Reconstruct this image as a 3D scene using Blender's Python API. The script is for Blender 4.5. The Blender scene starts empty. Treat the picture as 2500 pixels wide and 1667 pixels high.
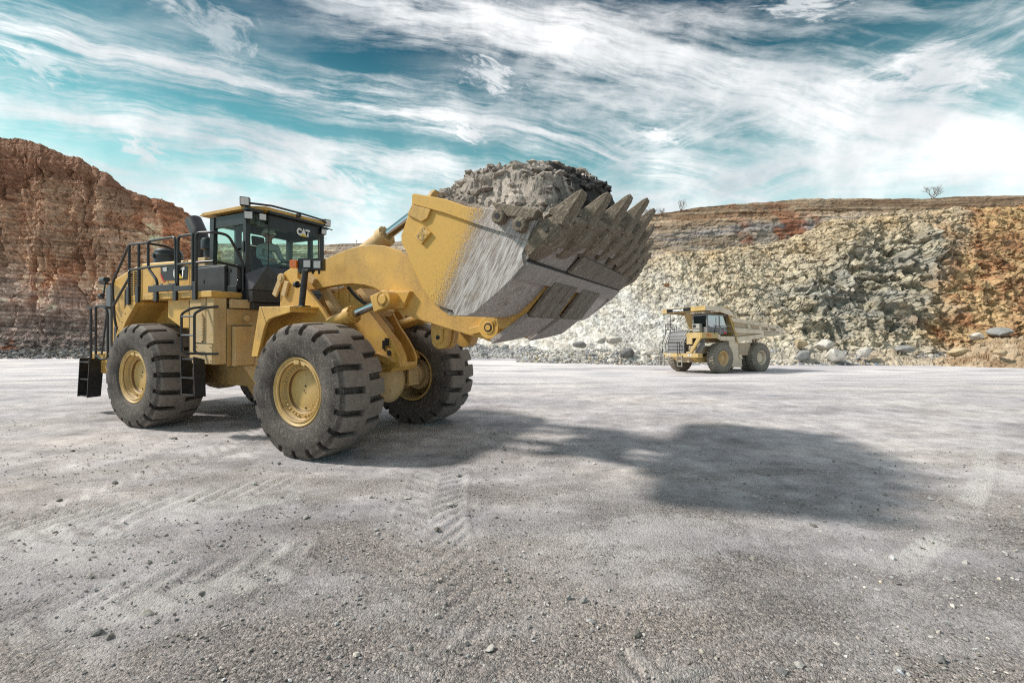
import bpy, bmesh, math, random
import numpy as np
from mathutils import Vector, Matrix
R_ = math.radians
scene = bpy.context.scene
COL = scene.collection
rng = np.random.default_rng(7)
random.seed(7)

# ------------------------------------------------------------------ objects
def tag(o, label=None, cat=None, group=None, kind=None):
    if label: o['label'] = label
    if cat: o['category'] = cat
    if group: o['group'] = group
    if kind: o['kind'] = kind
    return o

def empty(name, loc=(0, 0, 0), rotz=0.0):
    o = bpy.data.objects.new(name, None)
    COL.objects.link(o)
    o.location = loc
    o.rotation_euler = (0, 0, rotz)
    o.empty_display_size = 0.3
    return o

class MB:
    """collects shapes, builds ONE mesh object"""
    def __init__(self):
        self.v = []; self.f = []; self.mi = []; self.slot = 0
    def add(self, vs, fs):
        b = len(self.v)
        self.v.extend([tuple(p) for p in vs])
        for f in fs:
            self.f.append([b + i for i in f]); self.mi.append(self.slot)
        return self
    def box(self, x0, x1, y0, y1, z0, z1):
        vs = [(x0, y0, z0), (x1, y0, z0), (x1, y1, z0), (x0, y1, z0), (x0, y0, z1), (x1, y0, z1), (x1, y1, z1), (x0, y1, z1)]
        return self.add(vs, [(0, 3, 2, 1), (4, 5, 6, 7), (0, 1, 5, 4), (1, 2, 6, 5), (2, 3, 7, 6), (3, 0, 4, 7)])
    def prism(self, poly, a0, a1, axis='y'):
        n = len(poly)
        area = sum(poly[i][0] * poly[(i + 1) % n][1] - poly[(i + 1) % n][0] * poly[i][1] for i in range(n))
        if area < 0: poly = poly[::-1]
        if a0 > a1: a0, a1 = a1, a0
        def P(p, a):
            return (p[0], a, p[1]) if axis == 'y' else (p[0], p[1], a) if axis == 'z' else (a, p[0], p[1])
        vs = [P(p, a0) for p in poly] + [P(p, a1) for p in poly]
        fs = [tuple(range(n)), tuple(range(2 * n - 1, n - 1, -1))]
        for i in range(n):
            j = (i + 1) % n
            fs.append((i, i + n, j + n, j))
        if axis != 'y': fs = [tuple(reversed(f)) for f in fs]
        return self.add(vs, fs)
    def tube(self, pts, r, n=8, r1=None, cap=True):
        P = [Vector(p) for p in pts]
        if len(P) < 2: return self
        r1 = r if r1 is None else r1
        t0 = (P[1] - P[0]).normalized()
        up = Vector((0, 0, 1)) if abs(t0.z) < 0.9 else Vector((1, 0, 0))
        u = t0.cross(up).normalized()
        vs = []; prev = t0
        for i, p in enumerate(P):
            if i == 0: t = t0
            elif i == len(P) - 1: t = (P[i] - P[i - 1]).normalized()
            else: t = ((P[i + 1] - P[i]).normalized() + (P[i] - P[i - 1]).normalized()).normalized()
            q = prev.rotation_difference(t); u = (q @ u).normalized(); prev = t
            w = t.cross(u).normalized()
            k = i / (len(P) - 1); rr = r + (r1 - r) * k
            for j in range(n):
                a = 2 * math.pi * j / n
                vs.append(p + (u * math.cos(a) + w * math.sin(a)) * rr)
        fs = []
        for i in range(len(P) - 1):
            for j in range(n):
                k = (j + 1) % n
                fs.append((i * n + j, i * n + k, (i + 1) * n + k, (i + 1) * n + j))
        if cap:
            fs.append(tuple(range(n - 1, -1, -1))); m = (len(P) - 1) * n
            fs.append(tuple(range(m, m + n)))
        return self.add(vs, fs)
    def cyl(self, p0, p1, r0, r1=None, n=20):
        return self.tube([p0, p1], r0, n, r1)
    def lathe(self, prof, origin=(0, 0, 0), axis='y', n=40, sgn=1):
        """prof: (r, h) ; h runs along the axis"""
        o = Vector(origin); vs = []; fs = []
        m = len(prof)
        for j in range(n):
            a = 2 * math.pi * j / n; c, s = math.cos(a), math.sin(a)
            for (r, h) in prof:
                h *= sgn
                if axis == 'y': p = Vector((r * c, h, r * s))
                elif axis == 'z': p = Vector((r * c, r * s, h))
                else: p = Vector((h, r * c, r * s))
                vs.append(o + p)
        for j in range(n):
            k = (j + 1) % n
            for i in range(m - 1):
                fs.append((j * m + i, k * m + i, k * m + i + 1, j * m + i + 1))
        return self.add(vs, fs)
    def quad(self, *p):
        return self.add(p, [tuple(range(len(p)))])
    def obox(self, c, ux, uy, uz, hx, hy, hz):
        c = Vector(c); ux = Vector(ux).normalized(); uy = Vector(uy).normalized(); uz = Vector(uz).normalized()
        vs = []
        for sz in (-1, 1):
            for sx, sy in ((-1, -1), (1, -1), (1, 1), (-1, 1)):
                vs.append(c + ux * hx * sx + uy * hy * sy + uz * hz * sz)
        return self.add(vs, [(0, 3, 2, 1), (4, 5, 6, 7), (0, 1, 5, 4), (1, 2, 6, 5), (2, 3, 7, 6), (3, 0, 4, 7)])
    def build(self, name, mats, parent=None, bevel=0.0, smooth=True, angle=35, fixn=True, split=False):
        if split:      # every loose piece becomes a part of its own
            par = list(range(len(self.v)))
            def root(i):
                while par[i] != i: par[i] = par[par[i]]; i = par[i]
                return i
            for f in self.f:
                for k in f[1:]: par[root(k)] = root(f[0])
            gr = {}
            for f in self.f: gr.setdefault(root(f[0]), []).append(f)
            for fs in gr.values():
                ids = sorted({i for f in fs for i in f}); mp = {i: k for k, i in enumerate(ids)}
                q = MB(); q.add([self.v[i] for i in ids], [[mp[i] for i in f] for f in fs]); o = q.build(name, mats, parent, bevel, smooth, angle, fixn)
            return o
        me = bpy.data.meshes.new(name)
        me.from_pydata(self.v, [], self.f)
        if fixn:
            bm = bmesh.new(); bm.from_mesh(me)
            bmesh.ops.recalc_face_normals(bm, faces=bm.faces)
            bm.to_mesh(me); bm.free()
        if not isinstance(mats, (list, tuple)): mats = [mats]
        for m in mats: me.materials.append(m)
        if len(mats) > 1: me.polygons.foreach_set('material_index', self.mi)
        me.polygons.foreach_set('use_smooth', [smooth] * len(me.polygons))
        if smooth and not bevel: me.set_sharp_from_angle(angle=R_(angle))
        o = bpy.data.objects.new(name, me)
        COL.objects.link(o)
        if parent: o.parent = parent
        if bevel:
            b = o.modifiers.new('bevel', 'BEVEL'); b.width = bevel; b.segments = 2; b.limit_method = 'ANGLE'
            b.angle_limit = R_(35); b.harden_normals = True
        return o

def fillet(pts, r, n=4):
    P = [Vector(p) for p in pts]; out = [P[0]]
    for i in range(1, len(P) - 1):
        a, b, c = P[i - 1], P[i], P[i + 1]
        d0 = (a - b); d1 = (c - b)
        k = min(r, d0.length * .45, d1.length * .45)
        p0 = b + d0.normalized() * k; p1 = b + d1.normalized() * k
        for j in range(n + 1):
            t = j / n
            out.append(p0 * (1 - t) ** 2 + b * 2 * t * (1 - t) + p1 * t * t)
    out.append(P[-1])
    return out

def arc(cx, cz, r, a0, a1, n=8):
    return [(cx + r * math.cos(R_(a0 + (a1 - a0) * i / n)), cz + r * math.sin(R_(a0 + (a1 - a0) * i / n))) for i in range(n + 1)]

def lettering(body, org, ux, uy, height, width, mat, parent, name='lettering', depth=0.004, bold=0.03):
    cu = bpy.data.curves.new('lettering_curve', 'FONT'); cu.body = body; cu.offset = bold; cu.extrude = 0.0; cu.resolution_u = 3
    t = bpy.data.objects.new('lettering_tmp', cu); COL.objects.link(t)
    bpy.context.view_layer.update()
    me = bpy.data.meshes.new_from_object(t.evaluated_get(bpy.context.evaluated_depsgraph_get()))
    bpy.data.objects.remove(t); bpy.data.curves.remove(cu)
    co = np.empty(len(me.vertices) * 3); me.vertices.foreach_get('co', co); co = co.reshape(-1, 3)
    mn, mx = co.min(0), co.max(0)
    ux = np.array(Vector(ux).normalized()); uy = np.array(Vector(uy).normalized()); nz = np.cross(ux, uy)
    q = (co - mn) / np.maximum(mx - mn, 1e-6)
    P = np.array(org) + q[:, :1] * width * ux + q[:, 1:2] * height * uy + nz * depth
    me.vertices.foreach_set('co', P.ravel()); me.materials.clear(); me.materials.append(mat); me.update()
    o = bpy.data.objects.new(name, me); COL.objects.link(o); o.parent = parent
    return o

# ------------------------------------------------------------------ numpy noise
def _h(ix, iy, iz, seed):
    x = (ix.astype(np.int64) * 374761393 + iy.astype(np.int64) * 668265263 + iz.astype(np.int64) * 2147483647 + seed * 1274126177) & 0xFFFFFFFF
    x = ((x ^ (x >> 13)) * 1274126177) & 0xFFFFFFFF
    x = ((x ^ (x >> 16)) * 2246822519) & 0xFFFFFFFF
    return ((x ^ (x >> 15)) & 0xFFFFFF) / float(0xFFFFFF)

def vnoise(x, y, z, seed=0):
    x, y, z = np.broadcast_arrays(np.asarray(x, float), np.asarray(y, float), np.asarray(z, float))
    ix, iy, iz = np.floor(x), np.floor(y), np.floor(z)
    fx, fy, fz = x - ix, y - iy, z - iz
    fx, fy, fz = [f * f * f * (f * (f * 6 - 15) + 10) for f in (fx, fy, fz)]
    r = 0
    for dx in (0, 1):
        for dy in (0, 1):
            for dz in (0, 1):
                w = (fx if dx else 1 - fx) * (fy if dy else 1 - fy) * (fz if dz else 1 - fz)
                r = r + w * _h(ix + dx, iy + dy, iz + dz, seed)
    return r * 2 - 1

def fbm(x, y, z, oct=4, seed=0, gain=.5, lac=2.03):
    a = 1.0; r = 0; t = 0
    for o in range(oct):
        r = r + a * vnoise(x, y, z, seed + o * 17); t += a
        a *= gain; x = x * lac; y = y * lac; z = z * lac
    return r / t

def cells(x, y, z, seed=0):
    ix, iy, iz = np.floor(x), np.floor(y), np.floor(z)
    f1 = np.full(x.shape, 9.0); f2 = np.full(x.shape, 9.0); idv = np.zeros(x.shape)
    for dx in (-1, 0, 1):
        for dy in (-1, 0, 1):
            for dz in (-1, 0, 1):
                cx, cy, cz = ix + dx, iy + dy, iz + dz
                px = cx + _h(cx, cy, cz, seed); py = cy + _h(cx, cy, cz, seed + 1); pz = cz + _h(cx, cy, cz, seed + 2)
                d = np.sqrt((px - x) ** 2 + (py - y) ** 2 + (pz - z) ** 2)
                near = d < f1
                f2 = np.where(near, f1, np.minimum(f2, d))
                idv = np.where(near, _h(cx, cy, cz, seed + 3), idv)
                f1 = np.where(near, d, f1)
    return f1, f2, idv

def facets(x, y, z, seed=0):
    """broken rock: every cell is a tilted flat facet; returns (offset, cell id, edge distance)"""
    ix, iy, iz = np.floor(x), np.floor(y), np.floor(z)
    f1 = np.full(x.shape, 9.0); f2 = np.full(x.shape, 9.0); val = np.zeros(x.shape); idv = np.zeros(x.shape)
    for dx in (-1, 0, 1):
        for dy in (-1, 0, 1):
            for dz in (-1, 0, 1):
                cx, cy, cz = ix + dx, iy + dy, iz + dz
                qx = x - cx - _h(cx, cy, cz, seed); qy = y - cy - _h(cx, cy, cz, seed + 1); qz = z - cz - _h(cx, cy, cz, seed + 2)
                d = np.sqrt(qx * qx + qy * qy + qz * qz); near = d < f1
                v = (_h(cx, cy, cz, seed + 4) - .5) + (_h(cx, cy, cz, seed + 5) - .5) * 1.7 * qx + (_h(cx, cy, cz, seed + 6) - .5) * 1.0 * qy + (_h(cx, cy, cz, seed + 7) - .5) * 1.7 * qz
                f2 = np.where(near, f1, np.minimum(f2, d)); val = np.where(near, v, val); idv = np.where(near, _h(cx, cy, cz, seed + 3), idv); f1 = np.where(near, d, f1)
    return val, idv, f2 - f1

def sstep(a, b, x):
    t = np.clip((x - a) / (b - a), 0, 1)
    return t * t * (3 - 2 * t)

def fast_mesh(name, V, Q, mat, colors=None, smooth=False, parent=None):
    """V (n,3), Q (m,3 or 4) ints"""
    V = np.ascontiguousarray(V, dtype=np.float32); Q = np.ascontiguousarray(Q, dtype=np.int32)
    me = bpy.data.meshes.new(name)
    k = Q.shape[1]
    me.vertices.add(len(V)); me.vertices.foreach_set('co', V.ravel())
    me.loops.add(Q.size); me.loops.foreach_set('vertex_index', Q.ravel())
    me.polygons.add(len(Q))
    me.polygons.foreach_set('loop_start', np.arange(0, Q.size, k, dtype=np.int32))
    me.update(calc_edges=True)
    me.polygons.foreach_set('use_smooth', [smooth] * len(Q))
    if colors is not None:
        ca = me.color_attributes.new('rockcol', 'FLOAT_COLOR', 'POINT')
        c4 = np.ones((len(V), 4), np.float32); c4[:, :3] = colors
        ca.data.foreach_set('color', c4.ravel())
    me.materials.append(mat)
    me.validate()
    o = bpy.data.objects.new(name, me); COL.objects.link(o)
    if parent: o.parent = parent
    return o

def grid_faces(nr, nc, wrap=False):
    r = np.arange(nr - 1)[:, None]; c = np.arange(nc if wrap else nc - 1)[None, :]
    c2 = (c + 1) % nc
    return np.stack([r * nc + c, r * nc + c2, (r + 1) * nc + c2, (r + 1) * nc + c], -1).reshape(-1, 4)

# ------------------------------------------------------------------ materials
class NT:
    def __init__(self, name):
        self.m = bpy.data.materials.new(name); self.m.use_nodes = True
        self.t = self.m.node_tree; self.n = self.t.nodes; self.l = self.t.links
        self.b = self.n['Principled BSDF']; self.out = self.n['Material Output']
        self.tc = self.n.new('ShaderNodeTexCoord')
    def node(self, typ, **kw):
        o = self.n.new(typ)
        for k, v in kw.items(): setattr(o, k, v)
        return o
    def put(self, sock, v):
        if isinstance(v, bpy.types.NodeSocket): self.l.new(v, sock)
        elif v is not None:
            if isinstance(v, (tuple, list)) and len(v) == 3 and sock.type == 'RGBA': v = (*v, 1)
            sock.default_value = v
    def noise(self, scale, detail=4, rough=.55, vec=None, stretch=None, dist=0.0, coord='Object'):
        o = self.node('ShaderNodeTexNoise')
        o.inputs['Scale'].default_value = scale; o.inputs['Detail'].default_value = detail
        o.inputs['Roughness'].default_value = rough; o.inputs['Distortion'].default_value = dist
        v = vec or self.tc.outputs[coord]
        if stretch is not None:
            mp = self.node('ShaderNodeMapping'); mp.inputs['Scale'].default_value = stretch
            self.l.new(v, mp.inputs['Vector']); v = mp.outputs[0]
        self.l.new(v, o.inputs['Vector'])
        return o.outputs['Fac']
    def voro(self, scale, feature='F1', vec=None, out='Distance', coord='Object', rnd=1.0):
        o = self.node('ShaderNodeTexVoronoi', feature=feature)
        o.inputs['Scale'].default_value = scale; o.inputs['Randomness'].default_value = rnd
        self.l.new(vec or self.tc.outputs[coord], o.inputs['Vector'])
        return o.outputs[out]
    def ramp(self, fac, stops, interp='LINEAR'):
        o = self.node('ShaderNodeValToRGB'); o.color_ramp.interpolation = interp
        el = o.color_ramp.elements
        while len(el) < len(stops): el.new(.5)
        for e, (p, c) in zip(el, stops):
            e.position = p
            e.color = (c, c, c, 1) if isinstance(c, (int, float)) else (*c, 1)
        self.put(o.inputs['Fac'], fac)
        return o.outputs['Color']
    def mix(self, fac, a, b, mode='MIX'):
        o = self.node('ShaderNodeMix', data_type='RGBA', blend_type=mode)
        self.put(o.inputs[0], fac); self.put(o.inputs[6], a); self.put(o.inputs[7], b)
        return o.outputs[2]
    def math(self, op, a, b=0.0, clamp=False):
        o = self.node('ShaderNodeMath', operation=op, use_clamp=clamp)
        self.put(o.inputs[0], a); self.put(o.inputs[1], b)
        return o.outputs[0]
    def bump(self, h, strength=.3, dist=.01, normal=None):
        o = self.node('ShaderNodeBump'); o.inputs['Strength'].default_value = strength; o.inputs['Distance'].default_value = dist
        self.put(o.inputs['Height'], h)
        if normal: self.l.new(normal, o.inputs['Normal'])
        return o.outputs[0]
    def sep(self, coord='Object'):
        o = self.node('ShaderNodeSeparateXYZ'); self.l.new(self.tc.outputs[coord], o.inputs[0]); return o.outputs
    def fin(self, color=None, rough=None, metal=None, normal=None, spec=None):
        if color is not None: self.put(self.b.inputs['Base Color'], color)
        if rough is not None: self.put(self.b.inputs['Roughness'], rough)
        if metal is not None: self.put(self.b.inputs['Metallic'], metal)
        if normal is not None: self.l.new(normal, self.b.inputs['Normal'])
        if spec is not None: self.put(self.b.inputs['Specular IOR Level'], spec)
        return self.m

def paint(name, base, dust, amount=.5, rough=.45, speck=.5, scale=1.0, grain=None):
    """weathered machine paint: base, broad dust, fine dark specks, slight bump"""
    n = NT(name)
    big = n.ramp(n.noise(1.6 * scale, 5, .6), [(.36, 0), (.72, 1)])
    fine = n.ramp(n.noise(28 * scale, 4, .65), [(.40, 0), (.70, 1)])
    m = n.math('MULTIPLY', big, fine)
    m = n.math('ADD', n.math('MULTIPLY', m, amount), n.math('MULTIPLY', big, amount * .35), True)
    c = n.mix(m, base, dust)
    sp = n.ramp(n.noise(70 * scale, 3, .7), [(.62, 0), (.70, 1)])
    dk = tuple(x * .45 for x in base)
    c = n.mix(n.math('MULTIPLY', n.math('MULTIPLY', sp, speck), n.ramp(n.noise(3.1 * scale, 3), [(.45, .15), (.62, 1)])), c, dk)
    if grain:
        g = n.ramp(n.noise(14 * scale, 4, .6, stretch=(1, 1, 9) if grain == 'z' else (9, 1, 1)), [(.42, 0), (.75, 1)])
        c = n.mix(n.math('MULTIPLY', g, .55), c, dust)
    # rain-washed dirt runs, and dust lying on whatever faces up
    run = n.ramp(n.noise(5 * scale, 5, .65, stretch=(1, 1, .10)), [(.54, 0), (.72, 1)])
    c = n.mix(n.math('MULTIPLY', run, .48 * min(1, amount + .2)), c, tuple(x * .52 for x in dust))
    mott = n.ramp(n.noise(.9 * scale, 6, .7), [(.28, .72), (.5, 1.0), (.72, 1.20)])
    c = n.mix(1.0, c, mott, 'MULTIPLY')
    ge = n.node('ShaderNodeNewGeometry'); sn = n.node('ShaderNodeSeparateXYZ'); n.l.new(ge.outputs['Normal'], sn.inputs[0])
    top = n.ramp(sn.outputs[2], [(.45, 0), (.92, 1)])
    lie = n.math('MULTIPLY', top, n.math('ADD', .25, n.math('MULTIPLY', fine, .55)), True)
    c = n.mix(lie, c, (.46, .38, .28))
    chip = n.math('MULTIPLY', n.ramp(n.noise(17 * scale, 5, .75), [(.70, 0), (.725, 1)]), speck * .7, True)
    c = n.mix(chip, c, (.13, .075, .035))
    r = n.math('ADD', n.math('ADD', n.math('MULTIPLY', m, .35), rough), n.math('MULTIPLY', lie, .4), True)
    return n.fin(c, r, 0.0, n.bump(n.noise(40 * scale, 4), .10, .01))

def plain(name, base, rough=.5, metal=0.0, var=.25, scale=12):
    n = NT(name)
    f = n.ramp(n.noise(scale, 4), [(.3, 0), (.75, 1)])
    c = n.mix(n.math('MULTIPLY', f, var), base, tuple(min(1, x * 1.6 + .04) for x in base))
    return n.fin(c, rough, metal)

YEL = (.66, .385, .085); DUSTY = (.42, .31, .17)
M = {}
M['yellow'] = paint('yellow_paint', YEL, (.40, .24, .09), .95, .42, 1.0)
M['yellow_dusty'] = paint('dusty_yellow_paint', (.56, .36, .13), (.56, .44, .28), 1.1, .6, .9, grain='z')
M['yellow_dark'] = paint('dark_yellow_paint', (.40, .25, .08), (.36, .27, .16), .8, .6, .9)  # darker yellow for frames, arches, liners and the ring behind the bolts
M['rim'] = paint('wheel_paint', (.62, .41, .14), (.42, .30, .15), .9, .45, .9, 1.6)
M['rimdark'] = paint('dark_rim_paint', (.20, .10, .03), (.16, .10, .05), .6, .7, .6)  # dark brown for the strips in the steps of the rim
M['black'] = plain('black_coat', (.012, .012, .013), .38, 0, .35)
M['charcoal'] = plain('charcoal_panel', (.032, .031, .034), .45, 0, .3, 5)
M['skirt'] = plain('grey_skirt', (.062, .058, .066), .4, 0, .3, 5)
M['brownblack'] = plain('brown_tinted_black', (.042, .034, .026), .4, 0, .6, 7)  # brown tint paints in a reflection on the cab corner panel
M['dark'] = plain('dark_interior', (.015, .015, .016), .7)
M['greymetal'] = plain('grey_metal', (.12, .125, .135), .5, .2)
M['chrome'] = plain('chrome_rod', (.55, .56, .58), .12, 1.0, .1)
M['hose'] = plain('rubber_hose', (.012, .012, .012), .45)
M['white'] = plain('white_paint', (.78, .78, .76), .5, 0, .05)
M['red'] = plain('red_paint', (.55, .012, .012), .4, 0, .05)
M['signyellow'] = plain('sign_yellow', (.75, .50, .02), .4, 0, .05)
M['decalblack'] = plain('decal_black', (.008, .008, .008), .35, 0, .1)
M['fabric'] = plain('seat_fabric', (.03, .03, .032), .9)
M['shirt'] = plain('shirt_cloth', (.34, .37, .40), .9, 0, .2, 20)
M['skin'] = plain('skin', (.42, .22, .16), .55, 0, .2, 20)
M['trousers'] = plain('trouser_cloth', (.05, .06, .09), .9)
M['hardhat'] = plain('white_helmet', (.80, .80, .77), .3, 0, .05)

def glass_mat(name, tint, refl=1.0):
    n = NT(name)
    tr = n.node('ShaderNodeBsdfTransparent'); tr.inputs[0].default_value = (*tint, 1)
    gl = n.node('ShaderNodeBsdfGlossy'); gl.inputs['Roughness'].default_value = .02; gl.inputs[0].default_value = (.9, .95, .95, 1)
    fr = n.node('ShaderNodeFresnel'); fr.inputs['IOR'].default_value = 1.45
    mx = n.node('ShaderNodeMixShader')
    n.l.new(n.math('MULTIPLY', fr.outputs[0], refl, True), mx.inputs[0])
    n.l.new(tr.outputs[0], mx.inputs[1]); n.l.new(gl.outputs[0], mx.inputs[2])
    n.l.new(mx.outputs[0], n.out.inputs['Surface'])
    return n.m
M['glass'] = glass_mat('green_glass', (.74, .92, .84), .7)
M['darkglass'] = glass_mat('dark_tinted_glass', (.30, .32, .30), .5)  # dark tint stands in for the shaded truck cab interior
def lens_mat(name, col, rough=.15):
    n = NT(name)
    v = n.voro(60, 'F1')
    c = n.mix(n.math('MULTIPLY', v, 1.2, True), col, tuple(min(1, x * 1.25) for x in col))
    return n.fin(c, rough, 0.0, n.bump(v, .4, .004), .8)
M['lens'] = lens_mat('clear_lens', (.50, .48, .46))
M['amber'] = lens_mat('amber_lens', (.75, .16, .01))

def tyre_mat(name, base, dust, amt, rim=9.0):
    n = NT(name); s = n.sep()
    rad = n.math('SQRT', n.math('ADD', n.math('MULTIPLY', s[0], s[0]), n.math('MULTIPLY', s[2], s[2])))
    worn = n.ramp(n.math('SUBTRACT', rad, rim - .5), [(.47, 0), (.50, 1)])      # the running surface picks up floor dust
    big = n.ramp(n.noise(2.4, 5, .65), [(.34, 0), (.70, 1)])
    fine = n.ramp(n.noise(46, 5, .75), [(.52, 0), (.62, 1)])
    streak = n.ramp(n.noise(9, 4, .6, stretch=(3, 1, .35)), [(.58, 0), (.74, 1)])
    m = n.math('MAXIMUM', n.math('MULTIPLY', fine, n.math('ADD', n.math('MULTIPLY', big, .6), .4)), n.math('MULTIPLY', streak, .5))
    c = n.mix(n.math('MULTIPLY', m, amt, True), base, dust)
    c = n.mix(n.math('MULTIPLY', big, amt * .40), c, dust)
    sc = n.ramp(n.noise(22, 3, .6, stretch=(1, 1, .12)), [(.66, 0), (.70, 1)])
    c = n.mix(n.math('MULTIPLY', sc, .55), c, dust)
    c = n.mix(n.math('MULTIPLY', worn, n.math('ADD', .34, n.math('MULTIPLY', n.ramp(n.noise(13, 5, .7), [(.35, 0), (.65, 1)]), .36))), c, dust)
    return n.fin(c, .78, 0.0, n.bump(n.noise(60, 5, .7), .25, .012), .3)
M['tyre'] = tyre_mat('tyre_rubber', (.040, .034, .031), (.29, .25, .22), .85, .985)
M['tyre_dusty'] = tyre_mat('dusty_tyre_rubber', (.11, .10, .085), (.34, .29, .22), .8)

def bucket_mat():
    """yellow paint at the back worn to bare scratched steel towards the front"""
    n = NT('worn_bucket_steel')
    s = n.sep()
    d = n.math('ADD', n.math('MULTIPLY', n.math('SUBTRACT', s[0], 2.80), .894), n.math('MULTIPLY', n.math('SUBTRACT', s[2], 2.17), -.447))
    # grain runs in the direction the rock slides
    mp = n.node('ShaderNodeMapping'); mp.inputs['Rotation'].default_value = (0, R_(-62), 0); mp.vector_type = 'TEXTURE'
    n.l.new(n.tc.outputs['Object'], mp.inputs['Vector'])
    streak = n.noise(9, 6, .7, vec=mp.outputs[0], stretch=(.55, 5, 5), dist=.3)
    streak2 = n.noise(30, 5, .7, vec=mp.outputs[0], stretch=(.3, 4, 4))
    spk = n.noise(85, 3, .7)
    f = n.math('ADD', d, n.math('MULTIPLY', n.math('SUBTRACT', streak, .5), .22))
    f = n.math('ADD', f, n.math('MULTIPLY', n.math('SUBTRACT', spk, .5), .85))
    worn = n.ramp(n.math('ADD', n.math('MULTIPLY', f, 1.6), .5), [(.44, 0), (.60, 1)])
    steel = n.ramp(streak, [(.24, (.09, .065, .052)), (.38, (.27, .225, .195)), (.52, (.50, .455, .435)), (.72, (.70, .66, .645))])
    steel = n.mix(n.math('MULTIPLY', n.ramp(streak2, [(.50, 0), (.68, 1)]), .6), steel, (.10, .085, .075))
    rust = n.ramp(n.noise(2.6, 5, .65, dist=.4), [(.58, 0), (.74, 1)])
    steel = n.mix(n.math('MULTIPLY', rust, .55), steel, (.19, .115, .055))
    edge = n.ramp(n.math('ABSOLUTE', d), [(.0, 1), (.30, 0)])
    steel = n.mix(n.math('MULTIPLY', edge, .5), steel, (.16, .105, .05))
    yel = n.mix(n.math('MULTIPLY', n.ramp(n.noise(24, 4, .65), [(.45, 0), (.7, 1)]), .35), YEL, (.42, .265, .105))
    # spatter of grit on the paint, thickening towards the bare steel
    sp1 = n.noise(75, 2, .6); near = n.ramp(d, [(.0, 0), (.02, 0)]) if False else n.math('ADD', n.math('MULTIPLY', d, .42), n.math('MULTIPLY', n.math('SUBTRACT', s[2], 2.75), -.11))
    gr = n.ramp(n.math('ADD', sp1, near), [(.575, 0), (.60, 1)])
    yel = n.mix(n.math('MULTIPLY', gr, .8), yel, (.115, .07, .025))
    c = n.mix(worn, yel, steel)
    return n.fin(c, n.math('ADD', n.math('MULTIPLY', worn, .12), .45), n.math('MULTIPLY', worn, .25), n.bump(n.math('MULTIPLY', worn, n.math('ADD', streak, n.math('MULTIPLY', streak2, .6))), .45, .015), .4)
M['bucket'] = bucket_mat()
def tooth_mat(name, dark, mid, pale):
    n = NT(name)
    mp = n.node('ShaderNodeMapping'); mp.inputs['Rotation'].default_value = (0, R_(-45), 0); mp.vector_type = 'TEXTURE'
    n.l.new(n.tc.outputs['Object'], mp.inputs['Vector'])
    st = n.noise(16, 6, .7, vec=mp.outputs[0], stretch=(.5, 3, 3))
    c = n.ramp(st, [(.3, dark), (.55, mid), (.78, pale)])
    sp = n.ramp(n.noise(38, 3, .6), [(.60, 0), (.66, 1)])
    c = n.mix(n.math('MULTIPLY', sp, .7), c, pale)
    return n.fin(c, .7, 0.0, n.bump(st, .5, .02), .3)
M['tooth'] = tooth_mat('dirt_caked_steel', (.09, .07, .052), (.20, .16, .118), (.52, .44, .33))
M['pad'] = tooth_mat('scuffed_wear_plate', (.09, .07, .056), (.20, .165, .138), (.50, .44, .38))
M['steelpale'] = tooth_mat('bare_floor_plate', (.19, .155, .135), (.38, .335, .315), (.58, .53, .51))

def rock_mat(name, fine=5.0, bump=.5, dist=.12, tint=(1, 1, 1)):
    n = NT(name)
    at = n.node('ShaderNodeAttribute', attribute_name='rockcol')
    f1 = n.noise(fine, 6, .7); f2 = n.noise(fine * 6, 4, .65)
    k = n.ramp(f1, [(.25, .5), (.5, 1.0), (.78, 1.5)])
    c = n.mix(1.0, at.outputs['Color'], k, 'MULTIPLY')
    k2 = n.ramp(f2, [(.3, .7), (.7, 1.25)])
    c = n.mix(1.0, c, k2, 'MULTIPLY')
    return n.fin(c, .92, 0.0, n.bump(n.math('ADD', f1, n.math('MULTIPLY', f2, .35)), bump, dist), .2)
M['rock'] = rock_mat('quarry_rock')
M['rockfine'] = rock_mat('broken_rock', 14, .6, .05)
M['spoil'] = rock_mat('bucket_spoil', 22, .6, .03)
# ================================================================== WHEEL LOADER (local: x forward, y left, z up)
TH = 0.455
LO = (-2.409, 8.032, 0.0)
L = empty('wheel_loader', LO, -TH)
tag(L, 'large yellow wheel loader with raised rock bucket full of spoil', 'wheel loader')

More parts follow.
